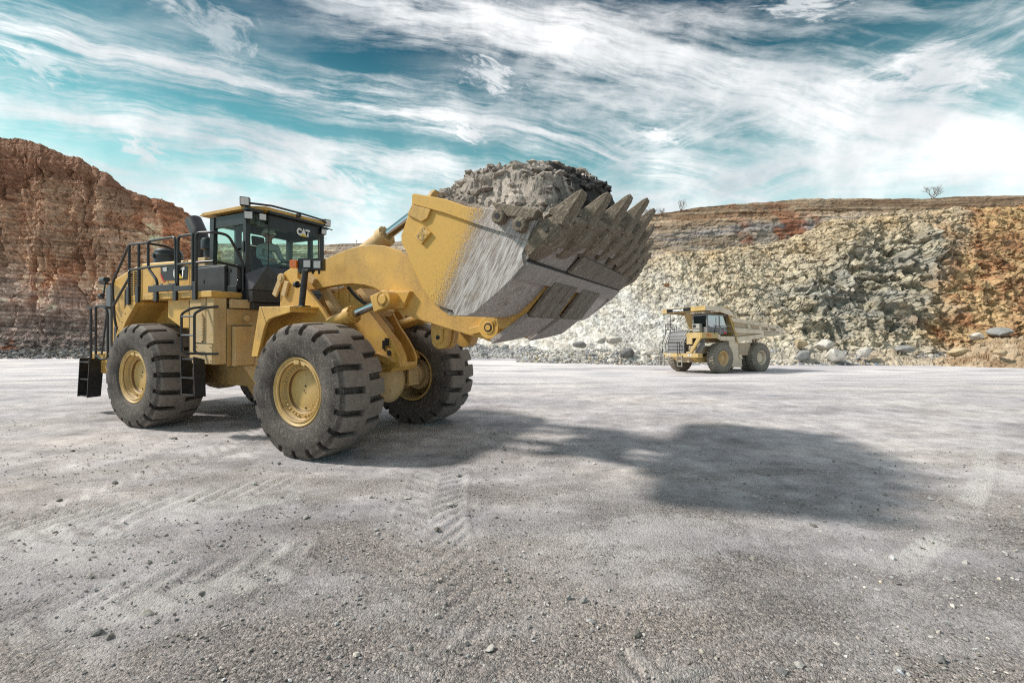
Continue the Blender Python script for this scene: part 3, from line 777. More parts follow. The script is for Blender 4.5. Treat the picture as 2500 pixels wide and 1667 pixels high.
# ------------------------------------------------------------------ lift arms
arm = arc(-1.28, 2.74, .17, 250, 110, 7) + [(-.95, 2.93), (-.70, 3.02), (-.33, 3.128), (.03, 3.206), (.29, 3.238), (.54, 3.236), (.78, 3.205), (1.02, 3.13), (1.24, 3.017),
      (1.5, 2.78), (1.72, 2.48), (1.95, 2.25), (2.2, 2.16), (2.42, 2.14), (2.6, 2.13)] + arc(2.715, 1.915, .20, 85, -95, 8) + [(2.6, 1.75),
      (2.30, 1.817), (2.03, 1.887), (1.76, 1.958), (1.385, 2.052), (1.13, 2.127), (.98, 2.20), (.88, 2.30), (.75, 2.47), (.59, 2.545), (.37, 2.60), (.12, 2.63), (-.15, 2.627), (-.40, 2.605), (-.84, 2.563), (-1.15, 2.52)]
for sy in (-1, 1):
    b = MB(); b.prism(arm, sy * .72, sy * .58)
    a = b.build('lift_arm', M['yellow'], L, bevel=.012)
    b = MB()
    b.cyl((2.715, sy * .70, 1.915), (2.715, sy * .80, 1.915), .155, n=24); b.cyl((2.715, sy * .80, 1.915), (2.715, sy * .815, 1.915), .085, n=20)
    b.obox((2.86, sy * .77, 1.99), (.88, 0, .47), (0, 1, 0), (-.47, 0, .88), .15, .03, .05); b.obox((3.0, sy * .77, 2.07), (.88, 0, .47), (0, 1, 0), (-.47, 0, .88), .03, .05, .09)
    b.obox((2.50, sy * .75, 1.88), (.95, 0, .2), (0, 1, 0), (-.2, 0, .95), .10, .04, .05)
    b.build('bucket_hinge_boss', M['yellow'], a, bevel=.008)
    b = MB(); b.cyl((2.715, sy * .812, 1.915), (2.715, sy * .818, 1.915), .062, n=20); b.build('pin_ring', M['dark'], a)
    b = MB(); b.cyl((2.715, sy * .815, 1.915), (2.715, sy * .824, 1.915), .040, n=20); b.build('pin_cap', M['yellow'], a)
    # lift cylinder: barrel, gland, rod, rod eye
    ra = Vector((1.02, sy * .90, 2.335)); rb = Vector((-.75, sy * .90, 1.79)); d = (ra - rb).normalized()
    b = MB(); b.tube([rb, ra - d * .80], .112, 24); b.tube([ra - d * .84, ra - d * .72], .145, 24); b.tube([ra - d * .735, ra - d * .70], .10, 24)
    for i in range(10):
        an = 2 * math.pi * i / 10; u = Vector((0, 1, 0)); w = d.cross(u)
        c = ra - d * .715 + (u * math.cos(an) + w * math.sin(an)) * .125
        b.tube([c - d * .01, c + d * .015], .016, 6)
    cy = b.build('lift_cylinder', M['yellow'], L, smooth=True, angle=35)
    b = MB(); b.tube([ra - d * .86, ra - d * .05], .062, 20); b.build('piston_rod', M['chrome'], cy, smooth=True)
    b = MB(); b.cyl(ra + Vector((0, -.10, 0)), ra + Vector((0, .10, 0)), .135, n=24)
    b.obox(ra - d * .10, d, (0, 1, 0), d.cross(Vector((0, 1, 0))), .13, .10, .13)
    b.cyl(ra + Vector((0, sy * .10, 0)), ra + Vector((0, sy * .125, 0)), .075, n=20)
    b.build('rod_eye', M['yellow'], cy, bevel=.012)
    b = MB(); b.prism([(.88, 2.20), (1.22, 2.20), (1.36, 2.46), (.98, 2.47)], sy * .719, sy * .80); b.cyl((1.02, sy * .7, 2.335), (1.02, sy * .81, 2.335), .15, n=24)
    b.build('cylinder_lug', M['yellow'], a, bevel=.008)
    # stop plates under the arm
    b = MB(); st = [(1.50, 2.06), (1.50, 1.80)] + arc(1.66, 1.73, .15, 190, 350, 8) + [(1.86, 2.0)]
    b.prism(st, sy * .46, sy * .36); b.prism([(x + .02, z) for x, z in st], sy * .34, sy * .20)
    b.prism([(1.55, 2.0), (1.55, 1.80)] + arc(1.64, 1.76, .10, 190, 350, 8) + [(1.74, 2.0)], sy * .485, sy * .46)
    b.build('arm_stop', M['yellow'], a, bevel=.008)
    b = MB(); b.cyl((1.65, sy * .49, 1.76), (1.65, sy * .482, 1.76), .035, n=14); b.build('stop_hole', M['dark'], a)
b = MB(); b.cyl((1.85, -.6, 2.06), (1.85, .6, 2.06), .17, n=24); b.box(1.45, 2.3, -.58, .58, 1.98, 2.12)
b.build('arm_crosstube', M['yellow'], L, bevel=.01)
# pin caps at the tower
b = MB(); b.cyl((-1.23, -.985, 2.755), (-1.23, -1.03, 2.755), .085, n=20); b.cyl((-1.23, -1.03, 2.755), (-1.23, -1.045, 2.755), .05, n=20)
b.obox((-1.33, -1.005, 2.60), (.5, 0, .86), (0, 1, 0), (-.86, 0, .5), .16, .02, .055); b.obox((-1.12, -1.01, 2.57), (.35, 0, .93), (0, 1, 0), (-.93, 0, .35), .13, .025, .05)
b.obox((-.80, -.75, 2.74), (.8, 0, -.5), (0, 1, 0), (.5, 0, .8), .10, .04, .06)
b.build('pin_retainer', M['yellow_dusty'], L, bevel=.01, split=True)
# tilt linkage between the arms
ta = Vector((-.9, 0, 3.02)); tb = Vector((2.0, 0, 3.75)); d = Vector((.72, 0, .36)).normalized(); g = Vector((.12, 0, 3.50))
b = MB(); b.tube([g - d * 1.5, g], .15, 24); b.tube([g - d * .03, g + d * .10], .185, 24)
for i in range(8):
    an = 2 * math.pi * i / 8; w = d.cross(Vector((0, 1, 0))); c = g + d * .1 + (Vector((0, 1, 0)) * math.cos(an) + w * math.sin(an)) * .155
    b.tube([c - d * .01, c + d * .02], .022, 6)
tc = b.build('tilt_cylinder', M['yellow_dusty'], L, smooth=True)
b = MB(); b.tube([g, g + d * 1.35], .09, 20); b.build('piston_rod', M['chrome'], tc, smooth=True)
b = MB(); b.prism([(.9, 3.75), (1.3, 4.0), (1.6, 3.8), (1.75, 3.0), (1.9, 2.3), (1.7, 2.2), (1.5, 2.6), (1.2, 3.3)], -.16, .16); b.build('tilt_lever', M['yellow'], L, bevel=.015)
b = MB(); b.prism([(1.75, 2.45), (1.9, 2.2), (2.5, 2.6), (2.4, 2.85)], -.1, .1); b.build('bucket_link', M['yellow'], L, bevel=.01)
b = MB()
b.tube([Vector((-.2 + .95 * t, -.50, 2.60 - 1.0 * t + .72 * t * t)) for t in np.linspace(0, 1, 10)], .030, 8)
b.tube([Vector((.30 + .5 * t, -.2, 2.62 - .9 * t + .6 * t * t)) for t in np.linspace(0, 1, 8)], .024, 8)
b.tube([Vector((-.75 + .35 * math.sin(t * 3.1), .45, 2.95 + .35 * math.sin(t * 3.14))) for t in np.linspace(0, 1, 8)], .03, 8)
b.build('hydraulic_hose', M['hose'], L, smooth=True, split=True)

# ------------------------------------------------------------------ bucket
BW = 2.08
prof = [(3.98, 2.86), (3.84, 2.62), (3.55, 2.32), (3.28, 2.09), (3.10, 2.04), (2.92, 2.05), (2.72, 2.16), (2.54, 2.38), (2.36, 2.72), (2.26, 2.92), (2.25, 2.99), (2.43, 3.40)]
def offs(P, t):
    out = []
    for i, p in enumerate(P):
        a = P[max(0, i - 1)]; c = P[min(len(P) - 1, i + 1)]
        tx, tz = c[0] - a[0], c[1] - a[1]; l = math.hypot(tx, tz)
        out.append((p[0] + tz / l * t, p[1] - tx / l * t))
    return out
inn = offs(prof, .05)
b = MB(); b.prism(prof + inn[::-1], -BW + .03, BW - .03)
bk = b.build('bucket', M['bucket'], L, bevel=.008)
sidep = [(2.45, 3.42), (2.47, 3.44), (2.89, 3.325), (3.16, 3.21), (3.35, 3.165), (3.47, 3.155), (3.62, 3.13), (4.0, 3.0), (3.81, 2.66), (3.83, 2.55), (3.71, 2.43), (3.53, 2.28), (3.35, 2.15), (3.26, 2.08), (3.16, 2.045),
         (3.01, 2.045), (2.98, 2.10), (2.76, 2.17), (2.61, 2.33), (2.37, 2.75), (2.28, 2.89), (2.27, 2.98), (2.40, 3.23)]
for sy in (-1, 1):
    b = MB(); b.prism(sidep, sy * BW, sy * (BW - .06)); b.build('bucket_side', M['bucket'], bk, bevel=.006)
    b = MB()   # doubler along the top of the side plate
    b.prism([(2.45, 3.415), (2.47, 3.435), (2.89, 3.32), (3.16, 3.205), (3.35, 3.16), (3.47, 3.15), (3.62, 3.125), (3.98, 2.99), (3.885, 2.785), (3.31, 2.995), (2.89, 3.165), (2.45, 3.315)], sy * (BW + .03), sy * (BW - .01))
    b.build('side_bar', M['bucket'], bk, bevel=.008)
    b = MB(); b.prism([(2.45, 3.31), (2.71, 3.225), (2.66, 3.13), (2.58, 3.10), (2.47, 3.16), (2.38, 3.20)], sy * (BW + .03), sy * (BW - .01)); b.build('corner_gusset', M['yellow'], bk, bevel=.008)
    b = MB()   # bolted side protector
    b.prism([(3.50, 3.20), (3.84, 3.11), (4.03, 3.06), (3.98, 2.97), (3.93, 2.98), (3.86, 2.92), (3.82, 2.92), (3.80, 3.0), (3.62, 3.05), (3.57, 3.10)], sy * (BW + .10), sy * (BW - .06))
    for (x, z) in ((3.595, 3.035), (3.83, 2.93)):
        b.cyl((x, sy * (BW + .13), z), (x, sy * BW, z), .075, n=16)
    b.build('side_protector', M['tooth'], bk, bevel=.02)
    b = MB()
    for (x, z) in ((3.595, 3.035), (3.83, 2.93)): b.cyl((x, sy * (BW + .134), z), (x, sy * (BW + .12), z), .03, n=12)
    b.build('bolt_hole', M['dark'], bk, split=True)
# emblem plate with raised letters on the visible side
e = MB(); e.prism([(2.60, 3.06), (2.71, 2.97), (2.58, 2.85), (2.48, 2.94)], -BW - .03, -BW + .01); em = e.build('emblem_plate', M['yellow'], bk, bevel=.006)
ex = Vector((.12, 0, .12)).normalized(); ez = Vector((-.105, 0, .09)).normalized()
lettering('CAT', Vector((2.580, -BW - .031, 2.874)), (.13, 0, .12), (-.10, 0, .09), .098, .145, M['yellow_dark'], em, bold=.05, depth=.003)
# spade-nose lip
FD = Vector((.735, 0, .678)); FN = Vector((.678, 0, -.735))      # along the floor, and outwards (down) from it
def lipx(y):
    return .36 * (1 - (abs(y) / BW) ** 1.5)
ny = 24
b = MB()
top = []; 
for i in range(ny + 1):
    y = -BW + .02 + (2 * BW - .04) * i / ny
    e0 = Vector((3.80, y, 2.58)); e1 = Vector((4.02, y, 2.86)) + FD * lipx(y)
    top.append((e0 + FN * .03, e1 + FN * .03, e1 - FN * .05, e0 - FN * .05))
vs = [p for r in top for p in r]; fs = []
for i in range(ny):
    for k in range(4):
        fs.append((i * 4 + k, i * 4 + (k + 1) % 4, (i + 1) * 4 + (k + 1) % 4, (i + 1) * 4 + k))
fs += [(3, 2, 1, 0), tuple(ny * 4 + k for k in range(4))]
b.add(vs, fs); b.build('cutting_edge', M['steelpale'], bk, smooth=False)
for i in range(8):
    y = -1.95 + 3.9 * i / 7
    base = Vector((3.98, y, 2.82)) + FD * lipx(y)
    tipx = [(4.42, 3.22), (4.53, 3.33), (4.65, 3.44), (4.75, 3.53), (4.75, 3.53), (4.66, 3.43), (4.56, 3.31), (4.44, 3.2)][i]
    tip = Vector((tipx[0], y, tipx[1]))
    fd = (tip - base).normalized(); fn = Vector((fd.z, 0, -fd.x))
    ln = (tip - base).length
    # adapter: rounded straddling block
    b = MB(); w = .135
    secs = [(-.26, .05, .10), (-.18, .085, .145), (.0, .125, .18), (.10, .12, .17), (.165, .10, .135), (.21, .08, .11)]
    vs = []
    for (s, h, ww) in secs:
        c = base + fd * s + fn * .035
        for (cy, cz) in ((-1, -.55), (-.75, -1), (.75, -1), (1, -.55), (1, .55), (.75, 1), (-.75, 1), (-1, .55)):
            vs.append(c + Vector((0, 1, 0)) * cy * ww + fn * cz * h)
    fs = []
    for s in range(len(secs) - 1):
        for k in range(8): fs.append((s * 8 + k, s * 8 + (k + 1) % 8, s * 8 + 8 + (k + 1) % 8, s * 8 + 8 + k))
    fs += [tuple(range(7, -1, -1)), tuple(range(len(secs) * 8 - 8, len(secs) * 8))]
    b.add(vs, fs)
    b.build('tooth_adapter', M['tooth'], bk, bevel=.008)
    b = MB(); vs = []
    secs = [(.205, .112, .140), (.235, .120, .145), (ln * .50, .088, .126), (ln * .78, .052, .108), (ln * .94, .030, .094), (ln + .015, .010, .074)]
    for j, (s, h, ww) in enumerate(secs):
        c = base + fd * s + fn * (.03 * (1 - s / ln) - .012)
        for (cy, cz) in ((-1, -.82), (-.86, -1), (.86, -1), (1, -.82), (1, .82), (.80, 1), (-.80, 1), (-1, .82)):
            vs.append(c + Vector((0, 1, 0)) * cy * ww + fn * cz * h)
    fs = []
    for s in range(len(secs) - 1):
        for k in range(8): fs.append((s * 8 + k, s * 8 + (k + 1) % 8, s * 8 + 8 + (k + 1) % 8, s * 8 + 8 + k))
    fs += [tuple(range(7, -1, -1)), tuple(range(len(secs) * 8 - 8, len(secs) * 8))]
    b.add(vs, fs); b.build('bucket_tooth', M['tooth'], bk, bevel=.006, smooth=False)
    b = MB(); c = base + fd * .08 + fn * .035; b.cyl(c - Vector((0, .195, 0)), c + Vector((0, .195, 0)), .028, n=12); b.build('retaining_pin', M['brownblack'], bk)
# edge plates between the adapters
for i in range(7):
    y0 = -1.95 + 3.9 * i / 7; y = y0 + 3.9 / 14
    c = Vector((3.98, y, 2.82)) + FD * (lipx(y) - .0) + FN * .05
    b = MB()
    sl = (lipx(y + .1) - lipx(y - .1)) / .2
    ux = Vector((FD.x * sl, 1, FD.z * sl)).normalized()
    b.obox(c + FD * .05, ux, FD, FN, .155, .22, .05); b.build('edge_segment', M['tooth'], bk, bevel=.008)
    if 0 < i < 4 or i == 0:
        b = MB()
        for k in (-.06, .0, .06): b.obox(c + ux * k - FD * .12 + FN * .0505, ux, FD, FN, .020, .04, .005)
        b.build('bolt_slot', M['steelpale'], bk, smooth=False)
def onfloor(x):   # z on the bucket's outside for a given x
    P = sorted(prof[:6]);
    return float(np.interp(x, [p[0] for p in P], [p[1] for p in P]))
# wear plates on the outer floor
def plate(y0, y1, x0, x1, t, mat, name, n=8):
    b = MB(); xs = np.linspace(x0, x1, n); pts = [(x, onfloor(x)) for x in xs]
    o = offs(pts[::-1], -.004); q = offs(pts[::-1], -t)
    b.prism(o + q[::-1], y0, y1); return b.build(name, M[mat], bk, bevel=.008)
E0 = Vector((3.80, 0, 2.58))
for k in range(3):
    y0 = -.92 + k * .965
    b = MB(); c = E0 + FD * .215 + FN * .052 + Vector((0, y0 + .475, 0)); b.obox(c, (0, 1, 0), FD, FN, .472, .135, .022); b.build('wear_plate', M['pad'], bk, bevel=.008)
b = MB(); b.obox(E0 + FD * .055 + FN * .034, (0, 1, 0), FD, FN, BW - .03, .012, .012); b.build('weld_seam', M['dark'], bk)
plate(-BW + .03, BW - .03, 3.68, 3.83, .062, 'steelpale', 'floor_plate', 3)
for y0 in (-1.06, .12):
    # skid plates stand clear of the shell on yellow webs and run straight to the heel
    top, kn = (3.745, 2.495), (3.42, 2.08)
    b = MB(); b.prism([(3.76, 2.54), top, (kn[0] - .03, kn[1] + .02), (3.10, 1.90), (3.0, 1.90), (2.95, 2.06), (3.28, 2.10)], y0 + .03, y0 + .89)
    b.build('skid_web', M['yellow'], bk, bevel=.006)
    lo = offs([top, kn], -.055); up = offs([top, kn], -.0)
    for k in range(3):
        b = MB(); b.prism([lo[0], lo[1], up[1], up[0]], y0 + k * .31 + .006, y0 + k * .31 + .294)
        b.build('wear_plate', M['pad'], bk, bevel=.012)
    b = MB(); b.add([(3.43, y0, 2.04), (3.43, y0 + .92, 2.04), (3.12, y0 + .90, 1.80), (3.00, y0 + .45, 1.74), (2.91, y0, 1.70),
                     (3.40, y0, 2.10), (3.40, y0 + .92, 2.10), (3.09, y0 + .90, 1.86), (2.97, y0 + .45, 1.80), (2.88, y0, 1.76)],
                    [(0, 1, 2, 3, 4), (9, 8, 7, 6, 5), (0, 5, 6, 1), (1, 6, 7, 2), (2, 7, 8, 3), (3, 8, 9, 4), (4, 9, 5, 0)])
    b.build('heel_skid', M['steelpale'], bk, bevel=.008)
    for dy in ((.50, .80) if y0 < 0 else (.05, .33)):
        b = MB(); b.prism([(2.98, 1.83), (2.70, 1.74), (2.52, 1.80), (2.50, 1.95), (2.54, 2.36), (2.74, 2.2), (2.95, 2.08)], y0 + dy, y0 + dy + .07); b.build('hinge_plate', M['yellow'], bk, bevel=.01)
# spill guard at the back of the bucket
b = MB(); b.prism([(-1.85, 3.38), (-1.62, 3.62), (1.62, 3.62), (1.85, 3.38)], 2.36, 2.42, 'x'); b.build('spill_guard', M['yellow'], bk, bevel=.01)

# ------------------------------------------------------------------ cab
cab = MB()
a_ = (-2.42, -.86); p_ = (-2.20, -.58)
zt = 4.06
def postb(x, y, z0, z1, dx, dy): cab.box(x - dx, x + dx, y - dy, y + dy, z0, z1)
for sy in (-1, 1):
    postb(-2.42, sy * .84, 2.35, zt, .045, .045)
    cab.prism([(-3.52, 2.6), (-3.42, 2.6), (-3.36, zt), (-3.50, zt)], sy * .80, sy * .88)
    cab.box(-3.48, -2.44, sy * .80, sy * .86, 3.84, zt); cab.box(-3.48, -2.44, sy * .80, sy * .86, 2.6, 3.07)
    cab.tube([(-2.19, sy * .57, 3.07), (-2.17, sy * .57, zt)], .012, 6)
cab.box(-2.80, -2.70, .80, .87, 3.0, zt)
cab.box(-3.50, -3.44, -.8, .8, 2.6, 3.05); cab.box(-3.50, -3.44, -.8, .8, 3.9, zt); cab.box(-3.5, -3.43, .28, .4, 2.6, zt); cab.box(-3.5, -3.43, -.4, -.28, 2.6, zt)
cab.box(-2.24, -2.18, -.56, .56, 3.98, zt); cab.box(-3.48, -2.25, -.8, .8, 2.45, 2.6); cab.box(-3.45, -2.3, -.8, .8, 4.03, 4.08)
cb = cab.build('cab', M['black'], L, bevel=.012)
low = MB()
A = (-2.40, -.885, 2.92); B = (-2.36, -.885, 2.60); P = (-2.185, -.60, 3.065); Q = (-2.13, -.94, 2.60); S = (-2.02, 0, 2.60)
A2, B2, P2, Q2 = [(x, -y, z) for x, y, z in (A, B, P, Q)]
low.quad(A, B, Q, P) if False else low.add([A, B, Q, P], [(0, 1, 2), (0, 2, 3)])
low.build('cab_side_skirt', M['skirt'], cb, smooth=False)
low = MB(); low.add([P, Q, S], [(0, 1, 2)]); low.add([P2, Q2, S], [(0, 2, 1)]); low.build('cab_corner_panel', M['brownblack'], cb, smooth=False)
low = MB(); low.add([P, S, P2], [(0, 1, 2)]); low.add([A2, B2, Q2, P2], [(0, 2, 1), (0, 3, 2)]); low.build('cab_front_skirt', M['skirt'], cb, smooth=False)
low = MB(); low.prism([(-2.45, -.88), (-2.14, -.92), (-2.03, 0), (-2.14, .92), (-2.45, .88)], 2.38, 2.598, 'z'); low.box(-2.9, -2.2, -.86, .86, 2.25, 2.375); low.build('cab_base', M['charcoal'], cb, bevel=.01)
# glazing, one pane each
def pane(*pts):
    g = MB(); g.quad(*pts); return g.build('window', M['glass'], cb, smooth=False, fixn=False)
pane((-2.185, -.57, 3.075), (-2.185, .57, 3.075), (-2.17, .57, 4.0), (-2.17, -.57, 4.0))
for sy in (-1, 1):
    pane((-2.40, sy * .83, 2.93), (-2.19, sy * .58, 3.07), (-2.18, sy * .58, 4.0), (-2.40, sy * .83, 4.0))
    pane((-3.45, sy * .83, 3.06), (-2.46, sy * .83, 3.06), (-2.46, sy * .83, 3.86), (-3.40, sy * .83, 3.86))
pane((-3.46, -.79, 3.05), (-3.46, .79, 3.05), (-3.46, .79, 3.9), (-3.46, -.79, 3.9))
# sun band at the top of the windscreen carries the lettering
g = MB(); g.quad((-2.172, -.57, 3.80), (-2.172, .57, 3.80), (-2.168, .57, 4.0), (-2.168, -.57, 4.0)); sb = g.build('sun_band', M['decalblack'], cb, smooth=False)
lettering('CAT', (-2.160, .02, 3.775), (0, 1, 0), (0, 0, 1), .15, .32, M['white'], cb, bold=.07)
g = MB(); g.quad((-2.155, .09, 3.765), (-2.155, .27, 3.765), (-2.155, .18, 3.825)); g.build('triangle_mark', M['signyellow'], cb, smooth=False)
# roof
r = MB(); r.prism([(-3.70, -.92), (-2.45, -.93), (-2.10, -.68), (-2.10, .68), (-2.45, .93), (-3.70, .92)], 4.10, 4.17, 'z')
vs = [(-3.62, -.80, 4.171), (-2.5, -.80, 4.171), (-2.22, -.58, 4.171), (-2.22, .58, 4.171), (-2.5, .80, 4.171), (-3.62, .80, 4.171),
      (-3.35, -.62, 4.235), (-2.6, -.62, 4.235), (-2.45, -.45, 4.235), (-2.45, .45, 4.235), (-2.6, .62, 4.235), (-3.35, .62, 4.235)]
r.add(vs, [(0, 1, 7, 6), (1, 2, 8, 7), (2, 3, 9, 8), (3, 4, 10, 9), (4, 5, 11, 10), (5, 0, 6, 11), (6, 7, 8, 9, 10, 11)])
r.prism([(-3.72, 4.10), (-3.84, 4.13), (-3.70, 4.17)], -.9, .9)
rf = r.build('cab_roof', M['yellow'], cb, bevel=.012)
r = MB(); r.tube([(-2.16, -.95, 4.17), (-2.04, -.60, 4.19), (-2.02, 0, 4.185), (-2.04, .55, 4.17), (-2.10, .72, 4.14)], .02, 8); r.box(-2.12, -2.03, -.03, .03, 4.11, 4.18); r.box(-2.14, -2.08, -.62, .62, 4.055, 4.098)
r.build('roof_rail', M['black'], cb)
f = (.8, -.55, -.08)
def cablamp(c, dd, r=.08, depth=.12): return lamp('work_lamp', c, dd, r, depth, cb, square=True)
cablamp((-2.22, -1.0, 4.19), (.75, -.62, -.12), .078, .18); cablamp((-2.19, -.95, 3.95), (.72, -.68, -.05), .075, .08); cablamp((-2.12, -.74, 3.955), (.9, -.4, -.05), .065, .08)
cablamp((-2.16, .74, 4.16), (.9, -.1, -.1), .075, .16); cablamp((-2.16, .66, 3.95), (.95, -.3, -.05), .06, .14)
r = MB(); r.tube([(-2.22, -1.0, 4.2), (-2.22, -.96, 4.05)], .03, 8); r.box(-2.28, -2.16, -1.0, -.70, 4.05, 4.09); r.box(-2.2, -2.14, .62, .80, 4.02, 4.06); r.tube([(-2.16, .74, 4.06), (-2.16, .92, 4.04)], .012, 6)
r.build('lamp_bracket', M['black'], cb, split=True)
r = MB(); r.box(-2.47, -2.42, -.90, -.885, 3.32, 3.52); r.box(-2.46, -2.42, -.90, -.885, 2.72, 2.84); r.build('door_hinge', M['black'], cb, bevel=.005, split=True)
# seat and steering wheel
st = MB(); st.box(-3.30, -2.82, -.22, .30, 2.95, 3.08); st.prism([(-3.32, 3.05), (-3.20, 3.05), (-3.30, 3.62), (-3.40, 3.62)], -.20, .28); st.prism([(-3.33, 3.64), (-3.40, 3.64), (-3.43, 3.85), (-3.36, 3.85)], -.1, .18)
st.box(-3.2, -2.9, -.2, .28, 2.6, 2.95); st.build('operator_seat', M['fabric'], cb, bevel=.03)
st = MB(); st.tube([(-2.40, .05, 2.6), (-2.56, .05, 3.16)], .04, 10)
st.tube([Vector((-2.57 + .17 * math.cos(t) * .9, .05 + .17 * math.sin(t), 3.18 + .17 * math.cos(t) * .35)) for t in np.linspace(0, 2 * math.pi, 20)], .015, 6); st.build('steering_wheel', M['dark'], cb)
# side covers beside the cab
b = MB(); b.box(-3.72, -2.75, -1.05, -.9, 2.555, 3.06); b.prism([(-3.72, 3.05), (-2.75, 3.05), (-2.75, 3.08), (-3.2, 3.10), (-3.6, 3.12), (-3.72, 3.12)], -1.0, -.9)
b.build('side_cover', M['charcoal'], L, bevel=.02)
b = MB(); b.box(-2.735, -2.45, -1.0, -.9, 2.62, 3.07); b.build('cab_door_panel', M['charcoal'], L, bevel=.012)
b = MB(); b.box(-2.66, -2.63, -1.012, -1.0, 2.94, 3.0); b.box(-3.40, -3.38, -1.06, -1.05, 2.76, 2.82); b.build('cover_latch', M['black'], L, split=True)
b = MB(); b.box(-2.80, -2.38, -.9, -.6, 2.26, 2.43); b.build('cab_mount', M['black'], L)

# ------------------------------------------------------------------ operator: one continuous skinned body
pr = empty('person', (0, 0, 0)); pr.location = Vector(LO) + Matrix.Rotation(-TH, 4, 'Z') @ Vector((-3.06, .03, 3.08)); pr.rotation_euler = (0, 0, -TH)
tag(pr, 'operator in white hard hat and grey shirt seated in the loader cab', 'person')
def skin_mesh(name, joints, edges, root, mat, parent, sub=2):
    me = bpy.data.meshes.new(name); ks = list(joints)
    me.from_pydata([joints[k][0] for k in ks], [(ks.index(a), ks.index(b)) for a, b in edges], [])
    o = bpy.data.objects.new(name, me); COL.objects.link(o)
    sk = o.modifiers.new('skin', 'SKIN'); sk.use_smooth_shade = True
    for i, k in enumerate(ks):
        r = joints[k][1]; r = (r, r) if not isinstance(r, tuple) else r
        me.skin_vertices[0].data[i].radius = r
        me.skin_vertices[0].data[i].use_root = (k == root)
    s = o.modifiers.new('sub', 'SUBSURF'); s.levels = sub; s.render_levels = sub
    bpy.context.view_layer.update()
    m2 = bpy.data.meshes.new_from_object(o.evaluated_get(bpy.context.evaluated_depsgraph_get()))
    bpy.data.objects.remove(o); bpy.data.meshes.remove(me)
    m2.materials.clear(); m2.materials.append(mat); m2.name = name
    m2.polygons.foreach_set('use_smooth', [True] * len(m2.polygons))
    q = bpy.data.objects.new(name, m2); COL.objects.link(q); q.parent = parent
    return q
J = {'pel': ((0, 0, .08), (.15, .12)), 'wst': ((-.02, 0, .24), (.15, .115)), 'chest': ((.0, 0, .42), (.17, .125)), 'shl': ((.03, 0, .53), (.12, .10)), 'nk': ((.05, -.01, .60), .058), 'jaw': ((.085, -.02, .68), (.065, .075)), 'head': ((.07, -.02, .75), (.075, .092)), 'crown': ((.065, -.02, .82), (.065, .08))}
E_ = [('pel', 'wst'), ('wst', 'chest'), ('chest', 'shl'), ('shl', 'nk'), ('nk', 'jaw'), ('jaw', 'head'), ('head', 'crown')]
for s, k in ((-1, 'r'), (1, 'l')):
    J.update({'s' + k: ((.03, s * .19, .50), .068), 'e' + k: ((.10, s * .27, .26), .050), 'w' + k: ((.36, s * .18, .20), .034), 'h' + k: ((.43, s * .16, .19), (.038, .022)),
              'k' + k: ((.46, s * .14, .06), .075), 'a' + k: ((.60, s * .16, -.34), .05), 't' + k: ((.75, s * .17, -.38), .04)})
    E_ += [('shl', 's' + k), ('s' + k, 'e' + k), ('e' + k, 'w' + k), ('w' + k, 'h' + k), ('pel', 'k' + k), ('k' + k, 'a' + k), ('a' + k, 't' + k)]
    for i, dy in enumerate((-.03, -.01, .01, .028)):
        J['f%d%s' % (i, k)] = ((.48, s * .16 + dy, .185 - .004 * i), .010); J['g%d%s' % (i, k)] = ((.505, s * .16 + dy, .155), .009)
        E_ += [('h' + k, 'f%d%s' % (i, k)), ('f%d%s' % (i, k), 'g%d%s' % (i, k))]
    J['th' + k] = ((.44, s * .16 - s * .045, .175), .011); E_.append(('h' + k, 'th' + k))
bodyo = skin_mesh('body', J, E_, 'pel', M['shirt'], pr)
me = bodyo.data; me.materials.append(M['skin']); me.materials.append(M['trousers'])
for p in me.polygons:
    c = p.center
    p.material_index = 1 if (c.z > .575 or c.x > .37 and c.z > .12) else 2 if (c.z < .12) else 0
fc = MB()
fc.lathe([(0, .0), (.016, .004), (.013, .03), (0, .045)], (.155, -.02, .725), 'x', 8)
fc.build('nose', M['skin'], pr, smooth=True)
fc = MB()
for s in (-1, 1): fc.lathe([(0, -.035), (.02, -.028), (.026, 0), (.02, .028), (0, .035)], (.06, -.02 + s * .092, .73), 'z', 8)
fc.build('ear', M['skin'], pr, smooth=True, split=True)
fc = MB()
for s in (-1, 1): fc.lathe([(0, 0), (.010, .004), (0, .010)], (.148, -.02 + s * .032, .755), 'x', 8)
fc.obox((.142, -.02, .672), (1, 0, 0), (0, 1, 0), (0, 0, 1), .004, .022, .004)
fc.build('eyes_and_mouth', M['dark'], pr)
hh = MB(); hh.lathe([(.142, -.012), (.128, 0), (.122, .03), (.105, .075), (.07, .105), (0, .115)], (.065, -.02, .785), 'z', 24)
hh.prism([(.15, -.10), (.23, -.07), (.25, -.02), (.23, .03), (.15, .06)], .772, .782, 'z'); hh.tube([(-.05, -.02, .82), (.065, -.02, .905), (.17, -.02, .82)], .012, 6)
hh.build('hard_hat', M['hardhat'], pr, smooth=True)
fc = MB(); fc.quad((.178, -.045, .815), (.178, .005, .815), (.168, .005, .845), (.168, -.045, .845)); fc.build('hat_sticker', M['decalblack'], pr, smooth=False)
